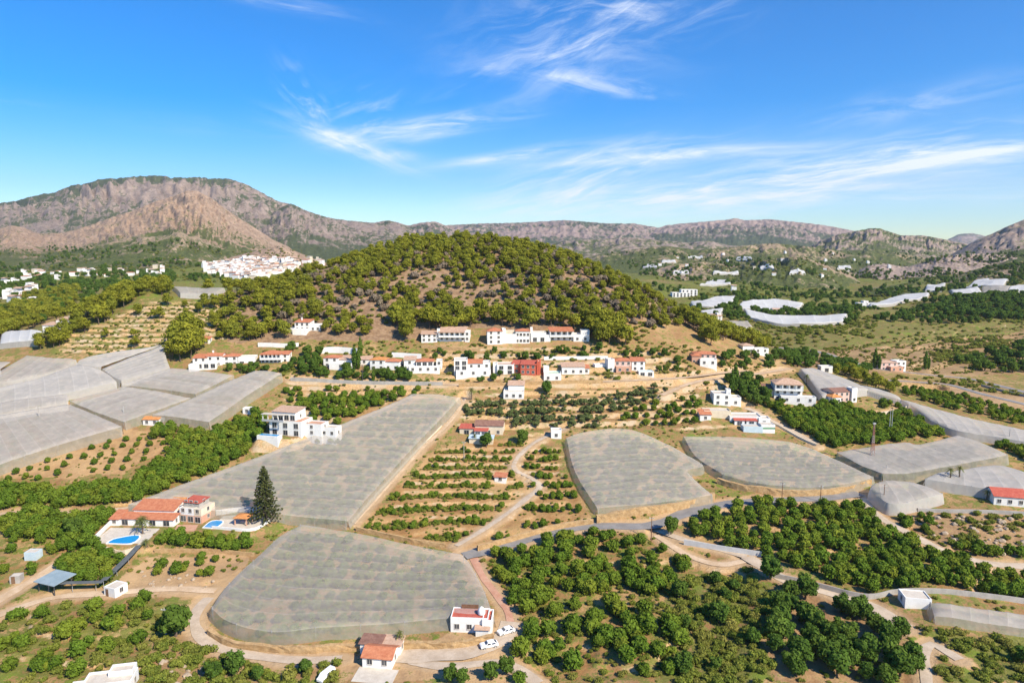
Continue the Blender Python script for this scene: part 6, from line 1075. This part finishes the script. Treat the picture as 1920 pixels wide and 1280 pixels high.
# ------------------------------------------------------------------ vehicles
def car(px, py, yaw, label, van=False, z=None):
    q = gz(px, py); r = thing('parked_car', label, 'car', q, R(yaw)); L, W = 4.4, 1.8
    pr = [(-2.2, .35), (-2.2, .85), (-1.9, 1.0), (-1.0, 1.05), (-.4, 1.5), (1.2, 1.52), (1.95, 1.05), (2.2, .95), (2.2, .35)] if not van else [(-2.2, .35), (-2.2, .9), (-1.7, 1.05), (-1.2, 1.85), (2.1, 1.9), (2.2, 1.0), (2.2, .35)]
    m = MB(); k = len(pr); hw = [W / 2 if z_ < 1.1 else W / 2 - .18 for x_, z_ in pr]; m.v += [(x_, -h, z_) for (x_, z_), h in zip(pr, hw)] + [(x_, h, z_) for (x_, z_), h in zip(pr, hw)]
    for i in range(k): j = (i + 1) % k; m.f.append((i, i + k, j + k, j)); m.m.append(0)
    m.f.append(tuple(range(k))); m.f.append(tuple(reversed(range(k, 2 * k)))); m.m += [0, 0]; body = m.build('body', M['carpaint'], r); b = body.modifiers.new('soft', 'BEVEL'); b.width = .06; b.segments = 2
    top = 1.46 if not van else 1.8
    for nm, v in (('windscreen', [(-.95, -.72, 1.09), (-.95, .72, 1.09), (-.46, .62, top), (-.46, -.62, top)]), ('rear_window', [(1.83, .7, 1.12), (1.83, -.7, 1.12), (1.27, -.62, top), (1.27, .62, top)])):
        n = Vector(v[1]) - Vector(v[0]); n = n.cross(Vector(v[3]) - Vector(v[0])).normalized() * .03
        if n.z < 0: n = -n
        m = MB(); m.quad(*[tuple(Vector(p) + n) for p in v]); m.quad(*[tuple(Vector(p) - n * .5) for p in reversed(v)]); m.build(nm, M['glass'], r)
    for s in (-1, 1):
        for x0, x1 in ((-.75, .25), (.32, 1.45)): m = MB(); m.quad((x0, s * .93, 1.06), (x1, s * .93, 1.06), (x1 - .1, s * .8, top - .06), (x0 + .3, s * .8, top - .06)); m.build('side_window', M['glass'], r)
        m = MB(); m.box(-2.24, -2.12, s * .62 - .18, s * .62 + .18, .66, .82); m.build('headlight', M['lamp'], r); m = MB(); m.box(2.12, 2.24, s * .68 - .15, s * .68 + .15, .7, .92); m.build('tail_light', M['tail'], r)
        for x in (-1.35, 1.3):
            w_ = obj('wheel', None, r, (x, s * .82, .33)); m = MB(); m.tube([(0, -.1, 0), (0, .1, 0)], .33, 14); m.f.append(tuple(reversed(range(14)))); m.m.append(0); m.build('tyre', M['tyre'], w_); m = MB(); m.tube([(0, -.12, 0), (0, .12, 0)], .2, 10); m.f.append(tuple(reversed(range(10)))); m.m.append(0); m.build('rim', M['galv'], w_)
car(949, 1186, 28, 'white hatchback parked beside the red concrete lane'); car(917, 1211, 18, 'white car parked on the pale yard by the orange bank'); car(612, 1270, 62, 'white van parked beside the trees near the farmhouse', True)

# ------------------------------------------------------------------ poles and masts
def pole(px, py, h, label, mat='greywall', arm=True, group=None):
    q = gz(px, py); r = thing('utility_pole', label, 'pole', q, 0, group); m = MB(); m.tube([(0, 0, -.5), (0, 0, h)], [.17, .1], 8); m.build('shaft', M[mat], r)
    if arm:
        m = MB(); m.box(-.8, .8, -.06, .06, h - .6, h - .45); m.build('crossarm', M['galv'], r)
        for x in (-.7, 0, .7): m = MB(); m.lathe([(.05, h - .45), (.08, h - .35), (.05, h - .25), (0, h - .2)], 6, c=(x, 0)); m.build('insulator', M['white'], r)
    return Vector((q.x, q.y, q.z + h - .3))
pole(870, 862, 8, 'concrete pole on the shrub terraces below the cream shed'); pole(1221, 1010, 8.5, 'wooden pole at the road fork', 'wood'); pole(311, 1190, 7.5, 'concrete pole beside the large round dark tree'); pole(1466, 936, 6.5, 'wooden pole on the road below the rounded net house', 'wood'); pole(1538, 940, 6, 'thin wooden pole at the edge of the big orchard', 'wood')
pole(1656, 948, 8, 'wooden pole in front of the small domed net house', 'wood'); pole(1667, 812, 12, 'tall steel pole of a close pair in the dark orchard', 'galv', False, 'pair of steel poles'); pole(1671, 812, 12, 'tall steel pole of a close pair in the dark orchard', 'galv', False, 'pair of steel poles'); pole(1891, 835, 7, 'concrete pole in front of the long white net house'); pole(1661, 897, 6, 'steel pole at the corner of the pale net house', 'galv', False); pole(1752, 862, 5, 'short steel pole rising through the pale net house roof', 'galv', False)
pole(680, 716, 9, 'tall pole beside the street garage', 'iron'); pole(75, 802, 9, 'concrete pole standing between the striped net houses'); pole(233, 790, 7, 'pole at the corner of the torn net house', 'galv', False)
q = gz(1634, 872); r = thing('lattice_mast', 'red and grey lattice mast between two net houses', 'mast', q); H = 17.0; hw = lambda z: .75 - .6 * z / H
for sx, sy in ((-1, -1), (1, -1), (1, 1), (-1, 1)): m = MB(); m.tube([(sx * hw(0), sy * hw(0), -.4), (sx * hw(H), sy * hw(H), H)], .07, 5); m.build('leg', M['rust'], r)
for k in range(11):
    z0, z1 = k * H / 11, (k + 1) * H / 11; m = MB(); a0, a1 = hw(z0), hw(z1); c0 = [(-a0, -a0, z0), (a0, -a0, z0), (a0, a0, z0), (-a0, a0, z0)]; c1 = [(-a1, -a1, z1), (a1, -a1, z1), (a1, a1, z1), (-a1, a1, z1)]
    for i in range(4): j = (i + 1) % 4; m.tube([c0[i], c1[j]], .035, 4); m.tube([c0[j], c1[i]], .035, 4); m.tube([c1[i], c1[j]], .035, 4)
    m.build('brace', M['rust' if k % 4 < 2 else 'galv'], r)
m = MB(); m.box(-.5, .5, -.3, .3, H, H + .6); m.build('head', M['galv'], r)

# ------------------------------------------------------------------ boulders
M['rock'] = vary('boulder', (.34, .26, .18), (.5, .4, .29), .95, 1.2, .8, .15, .1, (.24, .18, .12)); BM = []
for k in range(4):
    g = np.random.default_rng(k); v, f = ICO[2]; d = 1 + .3 * fbm(v[:, 0] * 1.3 + k * 5, v[:, 1] * 1.3 + v[:, 2] * 1.7, 3); v = v * d[:, None] * np.array([1, .8, .65]); me = bpy.data.meshes.new('boulder'); me.from_pydata(v.tolist(), [], f.tolist()); me.materials.append(M['rock']); BM.append(me)
def boulders(poly, n, size, label, seed):
    g = np.random.default_rng(seed); P = np.array(poly, float); c = 0
    while c < n:
        px, py = g.uniform(P[:, 0].min(), P[:, 0].max()), g.uniform(P[:, 1].min(), P[:, 1].max())
        if not inpoly(np.array([px]), np.array([py]), P)[0]: continue
        q = gz(px, py); s = g.uniform(*size); o = obj('boulder', BM[int(g.integers(4))], None, (q.x, q.y, q.z + s * .15)); o.scale = (s, s, s); o.rotation_euler.z = g.uniform(0, 6.28); tag(o, label, 'rock', label); c += 1
boulders([(1700, 965), (1930, 975), (1930, 1045), (1780, 1025)], 60, (.4, 1.3), 'tan boulder on the rocky bank below the red tiled roof', 1); boulders([(300, 1225), (430, 1235), (420, 1285), (290, 1285)], 30, (.3, .9), 'pale boulder in the scrub below the curved track', 2); boulders([(270, 1060), (430, 1080), (400, 1105), (250, 1100)], 22, (.3, .8), 'pale stone on the bare terraces below the villa garden', 3)
plant_all()

# ------------------------------------------------------------------ the air
b = MB(); b.box(-22000, 22000, -400, 14000, -40, 1500)
m, t = newmat('haze'); pv = t.new('ShaderNodeVolumePrincipled'); pv.inputs['Color'].default_value = (.86, .92, 1, 1); pv.inputs['Density'].default_value = 3.8e-5; pv.inputs['Anisotropy'].default_value = .2; t.put(t.out.inputs['Volume'], pv.outputs[0])
hz = b.build('haze', m); tag(hz, 'thin blue haze over the valley', kind='stuff')
